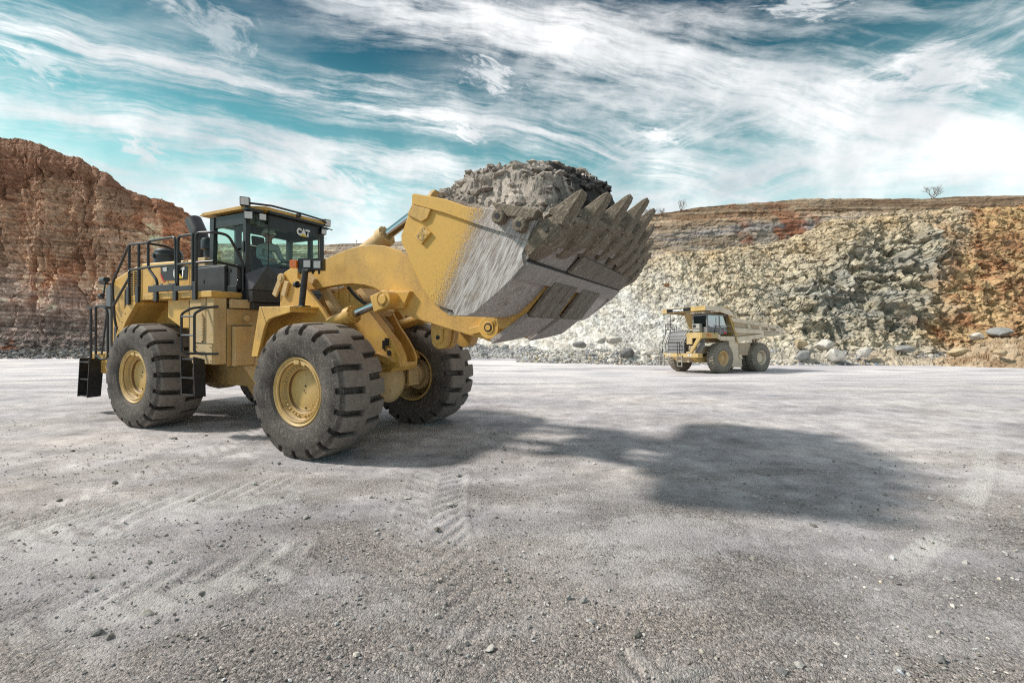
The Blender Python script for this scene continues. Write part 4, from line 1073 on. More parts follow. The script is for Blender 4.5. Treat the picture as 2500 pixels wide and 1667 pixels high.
# ================================================================== HAUL TRUCK (local: x forward, y left = towards the camera)
TT = 0.4837
tf = Vector((-math.cos(TT), -math.sin(TT), 0)); nz = Vector((0, .045, 1)).normalized()
tf = (tf - nz * tf.dot(nz)).normalized(); tl = nz.cross(tf)
contact = Vector((14.482, 30.49, -1.30))
TO = contact - tl * 2.0
T = empty('haul_truck')
T.matrix_world = Matrix(((tf.x, tl.x, nz.x, TO.x), (tf.y, tl.y, nz.y, TO.y), (tf.z, tl.z, nz.z, TO.z), (0, 0, 0, 1)))
tag(T, 'dusty yellow rigid dump truck with empty tan body and wide canopy', 'dump truck')
M['truck'] = paint('truck_yellow', (.52, .35, .11), (.54, .43, .28), .9, .5, .4, .6)
M['trucktan'] = paint('sun_bleached_tan_body', (.68, .56, .42), (.74, .65, .52), .9, .7, .35, .6)
M['trucktan_dark'] = paint('tan_body_recess', (.46, .36, .25), (.54, .44, .32), .8, .75, .4, .6)
M['truckgrey'] = plain('truck_grey', (.15, .145, .145), .5, 0, .5, 4)
M['railgrey'] = plain('galvanised_rail', (.35, .33, .30), .5, .2)
TD = 2.17; TR_ = TD / 2
M['tyre_dusty'] = tyre_mat('dusty_tyre_rubber', (.15, .135, .115), (.42, .36, .28), .9)
tt = None
for (x, y, s) in ((0, 1.70, 1), (0, -1.70, -1), (-4.2, 1.68, 1), (-4.2, 1.03, 1), (-4.2, -1.68, -1), (-4.2, -1.03, -1)):
    w = empty('wheel', (x, y, TR_ - .03)); w.parent = T
    if tt is None:
        tt = tyre_mesh(TR_, .52, .62, 30, .05, TR_ - .03, gfrac=.34, slant=.35, inner=.18).build('tyre', M['tyre_dusty'], w, smooth=True, angle=28)
    else:
        q = tt.copy(); COL.objects.link(q); q.parent = w
    b = MB()
    if x == 0: pf = [(.50, .10), (.53, .25), (.525, .275), (.50, .28), (.48, .25), (.45, .22), (.43, .10), (.40, .05), (.32, .04), (.27, .10), (.17, .18), (.15, .21), (0, .215)]
    else: pf = [(.50, .10), (.53, .25), (.525, .275), (.50, .28), (.48, .25), (.46, .20), (.44, .0), (.43, -.04), (.36, -.05), (.355, .08), (.33, .12), (0, .13)]
    b.lathe(pf, n=40, sgn=s); b.lathe([(.50, -.28), (.45, -.2), (.3, -.1), (0, -.1)], n=24, sgn=s)
    b.build('rim', M['trucktan'] if x else M['yellow_dusty'], w, smooth=True, angle=40)
b = MB(); b.box(-5.2, 1.7, -.55, .55, .75, 1.5); b.cyl((-4.2, -1.0, TR_), (-4.2, 1.0, TR_), .34); b.cyl((0, -1.4, TR_), (0, 1.4, TR_), .2)
b.box(-1.2, 1.5, -1.0, 1.0, 1.35, 1.9); b.build('chassis', M['trucktan_dark'], T, bevel=.03)
b = MB(); b.prism([(1.6, -1.62), (1.95, -1.62), (1.95, 1.5), (1.6, 1.6)], 1.10, 1.38, 'z'); b.prism([(1.7, 1.1), (1.2, .75), (.4, .75), (.4, 1.2)], -1.0, 1.0)
b.build('bumper', M['truck'], T, bevel=.03)
for y in (.72, .92, -.92, -1.12):
    b = MB(); b.box(1.952, 1.975, y - .075, y + .075, 1.18, 1.33); h = b.build('headlight', M['lens'], T, bevel=.02)
b = MB(); b.prism([(1.35, 1.3), (1.82, 1.3), (1.80, 2.1), (1.55, 2.85), (1.40, 2.97), (.2, 3.0), (.2, 1.3)], -1.30, .28); b.build('engine_hood', M['charcoal'], T, bevel=.05)
b = MB(); b.prism([(1.79, 1.36), (1.845, 1.36), (1.825, 2.1), (1.59, 2.80), (1.47, 2.93), (1.42, 2.90), (1.54, 2.78), (1.775, 2.1)], -1.24, .22)
gr = b.build('grille', M['truckgrey'], T, bevel=.02)
b = MB()
for z, x in ((1.62, 1.845), (1.86, 1.838), (2.12, 1.82), (2.16, 1.81), (2.36, 1.748), (2.58, 1.675)): b.obox((x + .002, -.51, z), (0, 1, 0), (.3, 0, .9), (.9, 0, -.3), .68, .016, .012)
b.build('grille_slot', M['dark'], gr)
# deck fascias, diagonal brace and flap
b = MB(); b.box(.22, 1.9, 1.70, 1.78, 2.42, 2.80); b.box(1.75, 1.92, .55, 1.699, 2.42, 2.80); b.box(.2, 1.74, .35, 1.69, 2.60, 2.72)
b.build('front_deck', M['truck'], T, bevel=.015)
b = MB(); b.box(-1.48, .05, 1.70, 1.79, 2.26, 2.57); b.box(-1.5, .2, -1.78, 1.71, 2.45, 2.55); b.box(.05, .21, 1.68, 1.76, 2.35, 2.7); b.build('side_deck', M['trucktan'], T, bevel=.015)
b = MB()
for s in (1,):
    b.add([(1.94, s * .70, 1.38), (1.94, s * .95, 1.38), (1.94, s * 1.72, 2.42), (1.94, s * 1.40, 2.42), (1.80, s * .70, 1.38), (1.80, s * .95, 1.38), (1.80, s * 1.72, 2.42), (1.80, s * 1.40, 2.42)],
          [(0, 1, 2, 3), (7, 6, 5, 4), (0, 4, 5, 1), (1, 5, 6, 2), (2, 6, 7, 3), (3, 7, 4, 0)])
    b.box(1.80, 1.93, s * 1.0, s * .55, 2.0, 2.45)
b.build('diagonal_brace', M['truck'], T, bevel=.015, split=True)
b = MB(); b.add([(1.6, .95, 1.4), (1.6, 1.45, 1.5), (1.55, 1.72, 1.9), (1.5, 1.74, 2.42), (1.6, 1.25, 2.2)], [(0, 1, 2, 3, 4)]); b.build('mud_flap', M['truckgrey'], T)
lettering('TT-2', (1.45, 1.785, 2.50), (-1, 0, 0), (0, 0, 1), .22, .50, plain('orange_number', (.62, .10, .02), .5), T, bold=.05)
# cab
c = MB(); c.box(-.95, 1.1, .42, 1.60, 2.72, 3.20)
for (x, y) in ((1.08, .45), (1.08, 1.56), (-.93, .45), (-.93, 1.56), (-.10, 1.57)): c.box(x - .05, x + .05, y - .045, y + .045, 3.2, 4.02)
c.box(-1.0, 1.15, .40, 1.62, 3.98, 4.10)
cb2 = c.build('cab', M['truckgrey'], T, bevel=.02)
b = MB(); b.box(-.92, 1.09, .44, 1.585, 3.19, 3.20); b.box(-.5, .1, .6, 1.2, 3.2, 3.9); b.box(-.94, .98, .44, .47, 3.2, 3.98); b.box(-.94, -.90, .47, 1.55, 3.2, 3.98); b.build('cab_interior', M['dark'], cb2)
for q in (((1.10, .48, 3.2), (1.10, 1.54, 3.2), (1.08, 1.54, 3.98), (1.08, .48, 3.98)), ((-.88, 1.605, 3.2), (-.15, 1.605, 3.2), (-.15, 1.605, 3.98), (-.88, 1.605, 3.98)), ((-.05, 1.605, 3.2), (1.03, 1.605, 3.2), (1.03, 1.605, 3.98), (-.05, 1.605, 3.98))):
    b = MB(); b.quad(*q); b.build('window', M['darkglass'], cb2, smooth=False, fixn=False)
b = MB(); b.box(1.12, 1.42, .62, 1.22, 2.86, 3.42); ac = b.build('white_equipment_box', M['railgrey'], T, bevel=.02)
b = MB(); b.box(1.42, 1.435, .68, .92, 3.16, 3.36); b.box(1.42, 1.43, .62, 1.22, 3.05, 3.075); b.build('equipment_vent', M['dark'], ac)
b = MB(); b.quad((-.9, 1.612, 2.74), (-.62, 1.612, 2.72), (-.55, 1.612, 2.98), (-.80, 1.612, 2.84)); b.build('red_marking', M['red'], T, smooth=False)
# mirror, antenna, rails
b = MB(); b.tube([(1.25, 1.72, 2.75), (1.25, 1.74, 4.0)], .022, 8); b.box(1.22, 1.28, 1.66, 1.86, 3.98, 4.06); b.tube([(1.25, 1.74, 4.0), (1.25, 1.74, 4.25)], .01, 6); b.build('mirror_post', M['greymetal'], T)
b = MB(); b.tube([(.62, 1.75, 2.7), (.60, 1.86, 3.25), (.8, 1.86, 3.3)], .03, 8); b.obox((.45, 1.86, 3.3), (1, 0, 0), (0, 1, 0), (0, 0, 1), .22, .02, .30) if False else None
b.build('grab_bar', M['black'], T)
def trail(pts, r=.022, rad=.1, mat='railgrey'):
    b = MB(); b.tube(fillet(pts, rad, 3), r, 6); return b.build('handrail', M[mat], T, smooth=True)
trail([(.0, 1.76, 3.28), (-1.42, 1.76, 3.28), (-1.42, 1.76, 2.5)]); trail([(.0, 1.76, 2.92), (-1.42, 1.76, 2.92)]); trail([(-.45, 1.76, 3.28), (-.45, 1.76, 2.92)]); trail([(.02, 1.76, 2.6), (.02, 1.76, 3.9)], .025)
for y in (.18, .42): trail([(1.98, y - .25, 1.95), (1.72, y + .25, 2.95), (1.60, y + .25, 2.95), (1.60, y + .25, 2.6)], .026)
for y in (-1.28, -1.62): trail([(1.95, y, 1.4), (2.0, y, 2.0), (1.55, y + .1, 3.15), (1.3, y + .1, 3.15)], .024, mat='black')
trail([(1.5, -1.75, 2.7), (1.5, -1.75, 3.45), (.3, -1.75, 3.45), (.3, -1.75, 2.7)], mat='black'); trail([(1.5, -1.75, 3.1), (.3, -1.75, 3.1)], mat='black'); trail([(1.55, -1.2, 2.72), (1.55, -1.2, 4.2)], .02, mat='black')
trail([(1.5, -1.75, 3.3), (1.5, -.9, 3.3), (1.5, -.9, 2.9)], mat='black')
for y in (-1.62, .0):
    b = MB()
    for dy in (-.19, .19): b.box(1.97, 2.06, y + dy - .02, y + dy + .02, .45, 1.25)
    for z in (.47, .82, 1.15): b.box(1.97, 2.06, y - .19, y + .19, z - .02, z + .02)
    b.build('ladder', M['railgrey'], T)
    trail([(2.0, y - .2, 1.3), (2.0, y - .2, 2.15), (2.0, y + .0, 2.15), (2.0, y + .0, 1.3)], .024, .08, 'black')
# dump body
b = MB(); b.prism([(1.70, -1.85), (1.70, 1.92), (-1.0, 1.92), (-1.0, -1.85)], 4.50, 4.60, 'z'); b.prism([(1.70, -1.85), (1.70, 1.92), (1.60, 1.92), (1.60, -1.85)], 4.28, 4.50, 'z')
can = b.build('canopy', M['truck'], T, bevel=.02)
b = MB(); b.prism([(1.69, 4.60), (1.69, 4.29), (.3, 4.26), (-1.36, 3.92), (-.95, 4.30), (-.7, 4.42), (0.2, 4.61)], 1.93, 1.86); b.prism([(1.69, 4.6), (1.69, 4.29), (.3, 4.26), (-.95, 4.2), (-.7, 4.6)], -1.86, -1.80); b.build('canopy_side', M['trucktan'], can, bevel=.015, split=True)
b = MB()
for x in (1.15, .65, .15, -.35): b.box(x, x + .07, -1.8, 1.86, 4.36, 4.50)
b.build('canopy_rib', M['truck'], can, bevel=.01, split=True)
b = MB(); b.box(1.701, 1.712, -1.40, .75, 4.31, 4.575); sg = b.build('canopy_sign', M['decalblack'], can)
lettering('CATERPILLAR', (1.714, -.82, 4.355), (0, 1, 0), (0, 0, 1), .17, .96, M['white'], sg, bold=.05)
b = MB(); b.prism([(-.95, 4.35), (-1.02, 4.30), (-1.80, 2.15), (-1.70, 2.13)], -1.86, 1.90); b.prism([(-.8, 4.35), (-1.75, 2.15), (-1.70, 2.10), (-.70, 4.3)], 1.80, 1.86); b.build('body_front_wall', M['truck'], T, bevel=.01)
b = MB(); b.prism([(-.9, 4.28), (-.2, 4.3), (-.7, 3.2), (-1.2, 3.15)], -1.5, -.6); b.build('canopy_gusset', M['truck'], T, bevel=.01)
b = MB(); sd = [(-1.02, 3.86), (-6.35, 3.40), (-7.04, 3.20), (-6.88, 2.74), (-4.2, 2.50), (-1.75, 2.14)]
for s in (1, -1): b.prism(sd, s * 1.78, s * 1.70)
b.prism([(-1.75, 2.14), (-1.6, 2.3), (-4.2, 2.66), (-6.9, 2.9), (-6.88, 2.74), (-4.2, 2.50)], -1.75, 1.75)
bd = b.build('dump_body', M['trucktan_dark'], T, bevel=.015)
b = MB()
for s in (1, -1):
    o, i = s * 1.92, s * 1.77
    b.prism([(-1.0, 3.88), (-6.35, 3.42), (-6.45, 3.16), (-1.14, 3.60)], o, i)            # top rail
    b.prism([(-1.32, 3.18), (-6.45, 2.98), (-6.45, 2.76), (-1.45, 2.82)], o, i)           # middle rail
    b.prism([(-1.55, 2.50), (-4.6, 2.80), (-6.88, 2.74), (-4.2, 2.50), (-1.70, 2.14)], o, i)   # sill
    b.prism([(-6.05, 3.40), (-6.35, 3.42), (-7.04, 3.20), (-6.88, 2.74), (-6.05, 2.70)], o, i)
    b.prism([(-4.55, 3.0), (-6.1, 2.95), (-6.1, 2.70), (-4.55, 2.62)], o, i)
    for x in (-2.75, -4.0, -5.0): b.prism([(x, 3.55), (x - .22, 3.55), (x - .36, 3.0), (x - .14, 3.0)], o, i)
b.build('body_rail', M['trucktan'], bd, bevel=.015)
b = MB(); b.box(-3.46, -1.95, 1.02, 1.62, 1.22, 2.12); b.build('fuel_tank', M['trucktan_dark'], T, bevel=.04)
b = MB(); b.prism([(-.95, 2.30), (-1.90, 2.36), (-1.95, 1.2), (-2.30, .95), (-2.34, .38), (-1.0, .42)], 1.62, 1.72); b.prism([(-.95, 2.30), (-1.9, 2.36), (-1.8, .5), (-1.0, .42)], 1.2, 1.615); b.build('rear_flap', M['trucktan'], T, bevel=.03)
b = MB(); b.prism([(-1.90, 1.28), (-2.15, 1.28), (-2.3, .98), (-2.02, .98)], 1.73, 1.80); b.build('loose_flap', M['trucktan'], T)
b = MB()
for s in (1, -1): b.box(-4.4, -4.2, s * 1.3 - .06, s * 1.3 + .06, 1.5, 2.5); b.box(-5.2, -5.05, s * 1.0, s * .8, 1.5, 2.4)
b.build('body_strut', M['trucktan_dark'], T, split=True)
# ================================================================== TERRAIN
def gz(y, x=0):
    return np.interp(y, [-60, 11, 12.5, 14, 17, 20, 26, 30.5, 34, 40, 48, 56, 600], [0, 0, -.02, -.09, -.28, -.50, -.98, -1.30, -1.45, -1.62, -1.72, -1.76, -1.8])
CH = 1.931; FPX = 1090.8
def px(u, v, d): return ((u - 1250) / FPX * d, d, CH - (v - 796.65) / FPX * d)

# ---- quarry floor: one sheet, fine near the camera
def ground():
    ys = np.concatenate([np.linspace(-14, 1.2, 30)[:-1], np.linspace(1.2, 14, 620)[:-1], 14 * np.exp(np.linspace(0, math.log(420 / 14), 150))])
    u = np.linspace(-1, 1, 1150)
    xs = np.sinh(u * 6.3) / math.sinh(6.3) * 420
    X, Y = np.meshgrid(xs, ys)
    Z = gz(Y)
    near = 1 - sstep(16, 30, Y)
    Z = Z + .018 * fbm(X * .6, Y * .6, 0, 4, 3) * near + .05 * fbm(X * .12, Y * .12, 0, 3, 9) * sstep(12, 26, Y)
    Z = Z + .010 * np.abs(fbm(X * 3.1, Y * 3.1, 0, 3, 21)) * near
    # tyre prints: chevron lugs in shallow bands
    PALE = np.zeros_like(Z)
    def track(path, width, amp, pitch, seed, pale=.35):
        nonlocal Z, PALE
        P = np.array(path); s0 = 0
        for (a, b) in zip(P[:-1], P[1:]):
            d = b - a; l = np.hypot(*d); t = d / l; n = np.array([-t[1], t[0]])
            s = (X - a[0]) * t[0] + (Y - a[1]) * t[1]; w = (X - a[0]) * n[0] + (Y - a[1]) * n[1]
            i = np.nonzero((s >= 0) & (s <= l) & (np.abs(w) < width * .62)); s, w = s[i], w[i]; x, y = X[i], Y[i]
            wob = .10 * vnoise(s * .7 + s0, w * 2, 0, seed)
            prof = sstep(.2, .8, np.abs(np.mod((s + s0 + np.abs(w) * .9 + wob) / pitch, 1.0) - .5) * 2)
            edge = 1 - sstep(width * .42, width * .58, np.abs(w))
            pat = sstep(-.35, .35, vnoise(x * .9, y * .9, 3, seed + 5))
            Z[i] += (amp * (prof - .6) * edge + .012 * np.exp(-((np.abs(w) - width * .55) / .05) ** 2)) * (.55 + .45 * pat)
            PALE[i] = np.maximum(PALE[i], edge * (.35 + .65 * pat) * pale * sstep(-.4, .5, fbm(x * 2.5, y * 2.5, 5, 3, seed + 8) + .2))
            s0 += l
    track([(-.95, 6.0), (-.85, 4.6), (-.55, 3.1), (-.15, 2.0), (.1, .5)], .66, .030, .20, 11)
    track([(-4.6, 8.4), (-4.45, 7.2), (-4.55, 6.0), (-4.9, 4.6), (-6.2, 3.0)], .62, .045, .18, 12)
    track([(-3.6, 4.4), (-4.9, 3.4), (-7, 2.2)], .7, .045, .25, 14)
    track([(.9, 2.6), (.5, 1.6), (.3, .4)], .5, .04, .2, 15)
    def curve(P, k=14):
        P = np.array(P, float); t = np.linspace(0, len(P) - 1, k); return [tuple(p) for p in np.stack([np.interp(t, range(len(P)), P[:, j]) + 0 for j in (0, 1)], -1)]
    track(curve([(10.2, 9.6), (7.9, 7.4), (5.9, 5.6), (4.3, 4.3), (3.0, 3.5)]), .20, .022, .15, 13, .9)
    track(curve([(8.4, 6.8), (6.3, 5.2), (4.9, 4.3)]), .18, .02, .15, 17, .75)
    track(curve([(-2.6, 5.4), (-3.9, 4.5), (-5.4, 3.9), (-7.5, 3.3)]), .9, .04, .26, 18, .8)
    track(curve([(-1.6, 3.8), (-3.0, 3.0), (-4.6, 2.5), (-6.5, 2.1)]), .6, .03, .24, 19, .5)
    track(curve([(30, 24), (14, 21), (2, 20.5), (-6, 23)]), .7, .02, .3, 20, .5)
    track(curve([(26, 15.5), (12, 14.6), (4, 16), (-2, 19)]), .7, .02, .3, 22, .45)
    V = np.stack([X, Y, Z], -1).reshape(-1, 3)
    n = NT('crushed_stone_floor')
    pos = n.tc.outputs['Object']
    s = n.sep()
    v1 = n.node('ShaderNodeTexVoronoi'); v1.inputs['Scale'].default_value = 62; n.l.new(pos, v1.inputs['Vector'])
    v2 = n.node('ShaderNodeTexVoronoi'); v2.inputs['Scale'].default_value = 165; n.l.new(pos, v2.inputs['Vector'])
    r1 = n.node('ShaderNodeSeparateColor'); n.l.new(v1.outputs['Color'], r1.inputs[0])
    r2 = n.node('ShaderNodeSeparateColor'); n.l.new(v2.outputs['Color'], r2.inputs[0])
    stone = n.ramp(r1.outputs[0], [(0, (.05, .045, .043)), (.3, (.15, .135, .125)), (.6, (.29, .255, .23)), (.85, (.43, .38, .335)), (1, (.68, .61, .55))])
    stone2 = n.ramp(r2.outputs[0], [(0, (.07, .063, .062)), (.5, (.24, .22, .208)), (1, (.58, .54, .51))])
    stones = n.mix(.5, stone, stone2)
    dust = n.ramp(n.noise(2.2, 8, .72), [(.26, (.17, .16, .158)), (.40, (.40, .38, .378)), (.54, (.53, .505, .50)), (.70, (.70, .67, .66))])
    tone = n.ramp(n.noise(.22, 5, .6, stretch=(1, 2.2, 1)), [(.32, (.70, .70, .75)), (.5, (1, .98, 1.0)), (.68, (1.22, 1.17, 1.12))])
    cover = n.ramp(n.noise(.55, 7, .68, stretch=(.8, 1.5, 1)), [(.40, 0), (.60, 1)])
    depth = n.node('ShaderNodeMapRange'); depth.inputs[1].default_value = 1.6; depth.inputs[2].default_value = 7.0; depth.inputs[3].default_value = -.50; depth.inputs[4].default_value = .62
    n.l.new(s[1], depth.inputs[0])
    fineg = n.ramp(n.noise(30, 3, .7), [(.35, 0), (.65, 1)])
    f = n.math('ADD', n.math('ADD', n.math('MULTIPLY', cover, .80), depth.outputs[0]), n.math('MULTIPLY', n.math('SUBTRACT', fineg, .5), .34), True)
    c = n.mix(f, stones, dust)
    pale = n.ramp(n.noise(.55, 6, .72, stretch=(1, 1.4, 1), dist=.5), [(.60, 0), (.70, 1)])
    c = n.mix(n.math('MULTIPLY', pale, .55), c, (.64, .60, .57))
    for (cx, cy, rx, ry, am) in ((-4.05, 6.70, .26, .14, .8), (-3.6, 4.95, .30, .13, .55), (1.4, 4.1, .9, .5, .38), (-4.4, 3.6, 1.8, .6, .30), (-14.5, 14.3, 2.6, .5, .8)):
        dx = n.math('DIVIDE', n.math('SUBTRACT', s[0], cx), rx); dy = n.math('DIVIDE', n.math('SUBTRACT', s[1], cy), ry)
        rr = n.math('SQRT', n.math('ADD', n.math('MULTIPLY', dx, dx), n.math('MULTIPLY', dy, dy)))
        k = n.ramp(n.math('ADD', rr, n.math('MULTIPLY', n.math('SUBTRACT', n.noise(2.6, 8, .8), .5), 4.2)), [(.55, 1), (1.05, 0)])
        c = n.mix(n.math('MULTIPLY', k, am), c, (.72, .70, .68))
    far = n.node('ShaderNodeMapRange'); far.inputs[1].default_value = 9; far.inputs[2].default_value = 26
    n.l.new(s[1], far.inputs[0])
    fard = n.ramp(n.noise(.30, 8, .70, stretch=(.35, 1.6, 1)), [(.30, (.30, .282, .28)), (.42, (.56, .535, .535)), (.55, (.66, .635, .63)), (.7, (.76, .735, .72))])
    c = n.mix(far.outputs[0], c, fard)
    c = n.mix(1.0, c, tone, 'MULTIPLY')
    at = n.node('ShaderNodeAttribute', attribute_name='rockcol')
    c = n.mix(n.math('MULTIPLY', at.outputs['Fac'], .8), c, (.62, .595, .575))
    h = n.math('ADD', n.math('MULTIPLY', v1.outputs['Distance'], -.8), n.math('MULTIPLY', v2.outputs['Distance'], -.5))
    h = n.math('MULTIPLY', h, n.math('SUBTRACT', 1.0, n.math('MULTIPLY', f, .65)))
    h = n.math('ADD', h, n.math('MULTIPLY', n.noise(12, 7, .78), 1.3))
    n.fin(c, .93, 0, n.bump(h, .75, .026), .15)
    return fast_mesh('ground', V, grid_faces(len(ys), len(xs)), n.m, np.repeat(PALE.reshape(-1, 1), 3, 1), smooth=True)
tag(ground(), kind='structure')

# ---- rock faces: loft between a toe line and a crest line, then broken into beds, joints and blocks
def resample(P, n):
    P = np.array(P, float); d = np.r_[0, np.cumsum(np.linalg.norm(np.diff(P[:, :2], axis=0), axis=1))]
    t = np.linspace(0, d[-1], n)
    # light smoothing through cubic-ish interpolation
    out = np.stack([np.interp(t, d, P[:, k]) for k in range(P.shape[1])], -1)
    k = max(3, n // 60) | 1; ker = np.hanning(k + 2)[1:-1]; ker /= ker.sum()
    pad = np.pad(out, ((k // 2, k // 2), (0, 0)), mode='edge')
    sm = np.stack([np.convolve(pad[:, j], ker, 'valid') for j in range(out.shape[1])], -1)
    return sm, t

def blocks(s, z, w, h, seed, tilt=0.0):
    """offset of joint-bounded blocks: beds of varying thickness cut by vertical joints"""
    zz = (z + tilt * s + .25 * h * vnoise(s * .15, z * .1, 0, seed + 7)) / h
    li = np.floor(zz)
    ww = w * (.6 + .9 * _h(li, li * 0, li * 0, seed + 3))
    bi = np.floor(s / ww + 13 * _h(li, li * 0, li * 0, seed + 5) + .2 * vnoise(s / w, z / h, 0, seed + 9))
    o = _h(li, bi, li * 0, seed) - .5
    lay = _h(li, li * 0, li * 0, seed + 11) - .5
    ez = np.minimum(zz - li, li + 1 - zz) * h
    return o, lay, ez

def rock_face(name, toe, crest, prof, nc, nr, colf, dispf, plateau=60, label=None):
    A, t = resample(toe, nc); B, _ = resample(crest, nc)
    pr = np.array(prof); T_ = np.linspace(0, 1, nr)
    arcl = np.r_[0, np.cumsum(np.hypot(np.diff(pr[:, 0]), np.diff(pr[:, 1])))]; arcl /= arcl[-1]
    U = np.interp(T_, arcl, pr[:, 0])[:, None]; W = np.interp(T_, arcl, pr[:, 1])[:, None]
    X = A[None, :, 0] + (B - A)[None, :, 0] * U; Y = A[None, :, 1] + (B - A)[None, :, 1] * U
    Z = A[None, :, 2] + (B - A)[None, :, 2] * W
    S = np.broadcast_to(t[None, :], X.shape)
    tx = np.gradient(X, axis=1); ty = np.gradient(Y, axis=1); tz = np.gradient(Z, axis=1)
    ux = np.gradient(X, axis=0); uy = np.gradient(Y, axis=0); uz = np.gradient(Z, axis=0)
    nx = ty * uz - tz * uy; ny = tz * ux - tx * uz; nzv = tx * uy - ty * ux
    l = np.sqrt(nx ** 2 + ny ** 2 + nzv ** 2) + 1e-9; nx, ny, nzv = nx / l, ny / l, nzv / l
    hgt = np.broadcast_to(W, X.shape)
    D = dispf(X, Y, Z, S, hgt)
    fade = 1.0
    X2, Y2, Z2 = X + nx * D * fade, Y + ny * D * fade, Z + nzv * D * .55 * fade
    # plateau running back from the crest
    dirx, diry = (B - A)[:, 0], (B - A)[:, 1]; dl = np.hypot(dirx, diry) + 1e-6; dirx, diry = dirx / dl, diry / dl
    ks = plateau * np.linspace(0, 1, 14)[1:] ** 2
    PX = X2[-1][None] + dirx[None] * ks[:, None]; PY = Y2[-1][None] + diry[None] * ks[:, None]
    PZ = Z2[-1][None] * np.exp(-ks[:, None] / 3) + (B[:, 2][None] - .3) * (1 - np.exp(-ks[:, None] / 3)) - .05 * ks[:, None] + .25 * fbm(PX * .3, PY * .3, 0, 3, 5)
    C = colf(X2, Y2, Z2, S, hgt, D)
    PC = np.broadcast_to(C[-1][None], (len(ks),) + C[-1].shape)
    V = np.concatenate([np.stack([X2, Y2, Z2], -1), np.stack([PX, PY, PZ], -1)], 0)
    C = np.concatenate([C, PC], 0)
    o = fast_mesh(name, V.reshape(-1, 3), grid_faces(nr + len(ks), nc), M['rock'], C.reshape(-1, 3))
    tag(o, kind='structure')
    return o

def lerp(a, b, t): return a + (b - a) * t[..., None]
def col(*c): return np.array(c, float)

# left quarry wall
toe = [(-92, 53, -1.7), (-72, 54, -1.75), (-58, 54, -1.78), (-48, 55, -1.78), (-42.5, 59, -1.78), (-43, 70, -1.78), (-50, 84, -1.78)]
cl = [px(-560, 335, 63), px(-180, 337, 65), px(0, 340, 66), px(50, 341, 66), px(107, 360, 66), px(178, 384, 66), px(215, 401, 66), px(250, 424, 66), px(288, 457, 66.5), px(333, 476, 67), px(388, 489, 68), px(418, 500, 69), px(444, 512, 70), px(466, 531, 71), px(479, 548, 74)]
crest = [(a[0], a[1], a[2]) for a in cl] + [(-52.5, 80, 16.0), (-60, 94, 15)]
def d_left(X, Y, Z, S, h):
    m = sstep(.05, .14, h)
    butt = 1.3 * fbm(S * .16, Z * .025, 0, 3, 31) + 1.0 * fbm(S * .42, Z * .05, 0, 4, 32)
    o1, l1, _ = blocks(S, Z, 2.4, 1.4, 41, .05); o2, l2, e2 = blocks(S, Z, 1.0, .55, 42, .05)
    soft = 1 - sstep(.80, .98, h) * .8
    g0, i0, w0 = facets(S * .38, Z * .30, Y * .1, 36); g1, i1, w1 = facets(S * 1.0, Z * 1.0, Y * .3, 37); g2, i2, w2 = facets(S * 2.4, Z * 2.8, Y * .6, 38)
    jn = np.abs(fbm(S * .30 + .25 * vnoise(S * .5, Z * .4, 0, 39), Z * .018, 0, 3, 40)); jn = np.exp(-(jn / .045) ** 2)
    d = butt + (o1 * .24 + l1 * .16 + o2 * .20 + l2 * .22) * soft + (g0 * .75 + g1 * .40 + g2 * .20) * (.35 + .65 * soft) - 1.3 * jn * soft
    f1, f2, idv = cells(S * 1.5, h * 16, Z * .9, 35)
    tal = .4 * fbm(X * .6, Y * .6, Z * .6, 4, 34) + .35 * facets(X * 1.2, Y * 1.2, Z * 1.2, 48)[0] + .2 * facets(X * 3, Y * 3, Z * 3, 49)[0]
    return d * m + tal * (1 - m)
def c_left(X, Y, Z, S, h, D):
    n1 = fbm(S * .14, Z * .20, 0, 4, 51); n2 = fbm(S * .5, Z * 1.1, 0, 4, 52); n3 = fbm(S * 1.6, Z * 4.5, 0, 3, 53)
    cap = col(.27, .14, .085); tan = col(.56, .395, .27); pale = col(.72, .565, .43); grey = col(.285, .25, .235); dark = col(.16, .148, .15)
    c = lerp(tan[None, None], pale[None, None], np.clip(.45 + n2 * 1.1, 0, 1))
    c = lerp(c, col(.40, .225, .14), sstep(.08, .42, n1 + .40 * vnoise(S * .9, Z * .12, 0, 54)))
    c = lerp(c, cap, sstep(.74, .95, h + n1 * .22 + .05 * n2 - .22 * sstep(-60, -44, X) * 1))
    c = lerp(c, lerp(grey[None, None], col(.47, .43, .41)[None, None], np.clip(.4 + n2, 0, 1)), (1 - sstep(.24, .46, h + n1 * .22 + n2 * .10)) * .85)
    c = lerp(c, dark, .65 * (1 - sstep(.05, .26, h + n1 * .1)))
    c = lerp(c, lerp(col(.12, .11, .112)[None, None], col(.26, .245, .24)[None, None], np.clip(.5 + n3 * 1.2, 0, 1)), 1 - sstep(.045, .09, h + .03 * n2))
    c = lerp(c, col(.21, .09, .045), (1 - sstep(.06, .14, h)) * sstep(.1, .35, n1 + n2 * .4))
    _, l2, e2 = blocks(S, Z, 1.0, .55, 42, .05); g1, i1, w1 = facets(S * 1.0, Z * 1.0, Y * .3, 37); g2, i2, w2 = facets(S * 2.4, Z * 2.8, Y * .6, 38)
    _, l4, e4 = blocks(S, Z, 1.4, .26, 47, .03)
    c = c * (.95 + .30 * l2 + .34 * l4 + .30 * (i1 - .5) + .40 * (i2 - .5) + .25 * n3)[..., None]
    c = c * np.array([1.13, .97, .88])
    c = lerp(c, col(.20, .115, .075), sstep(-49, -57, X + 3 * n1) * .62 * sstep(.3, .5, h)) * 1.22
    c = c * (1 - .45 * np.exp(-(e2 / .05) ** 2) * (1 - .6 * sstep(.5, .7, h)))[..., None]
    return np.clip(c, .01, .8)
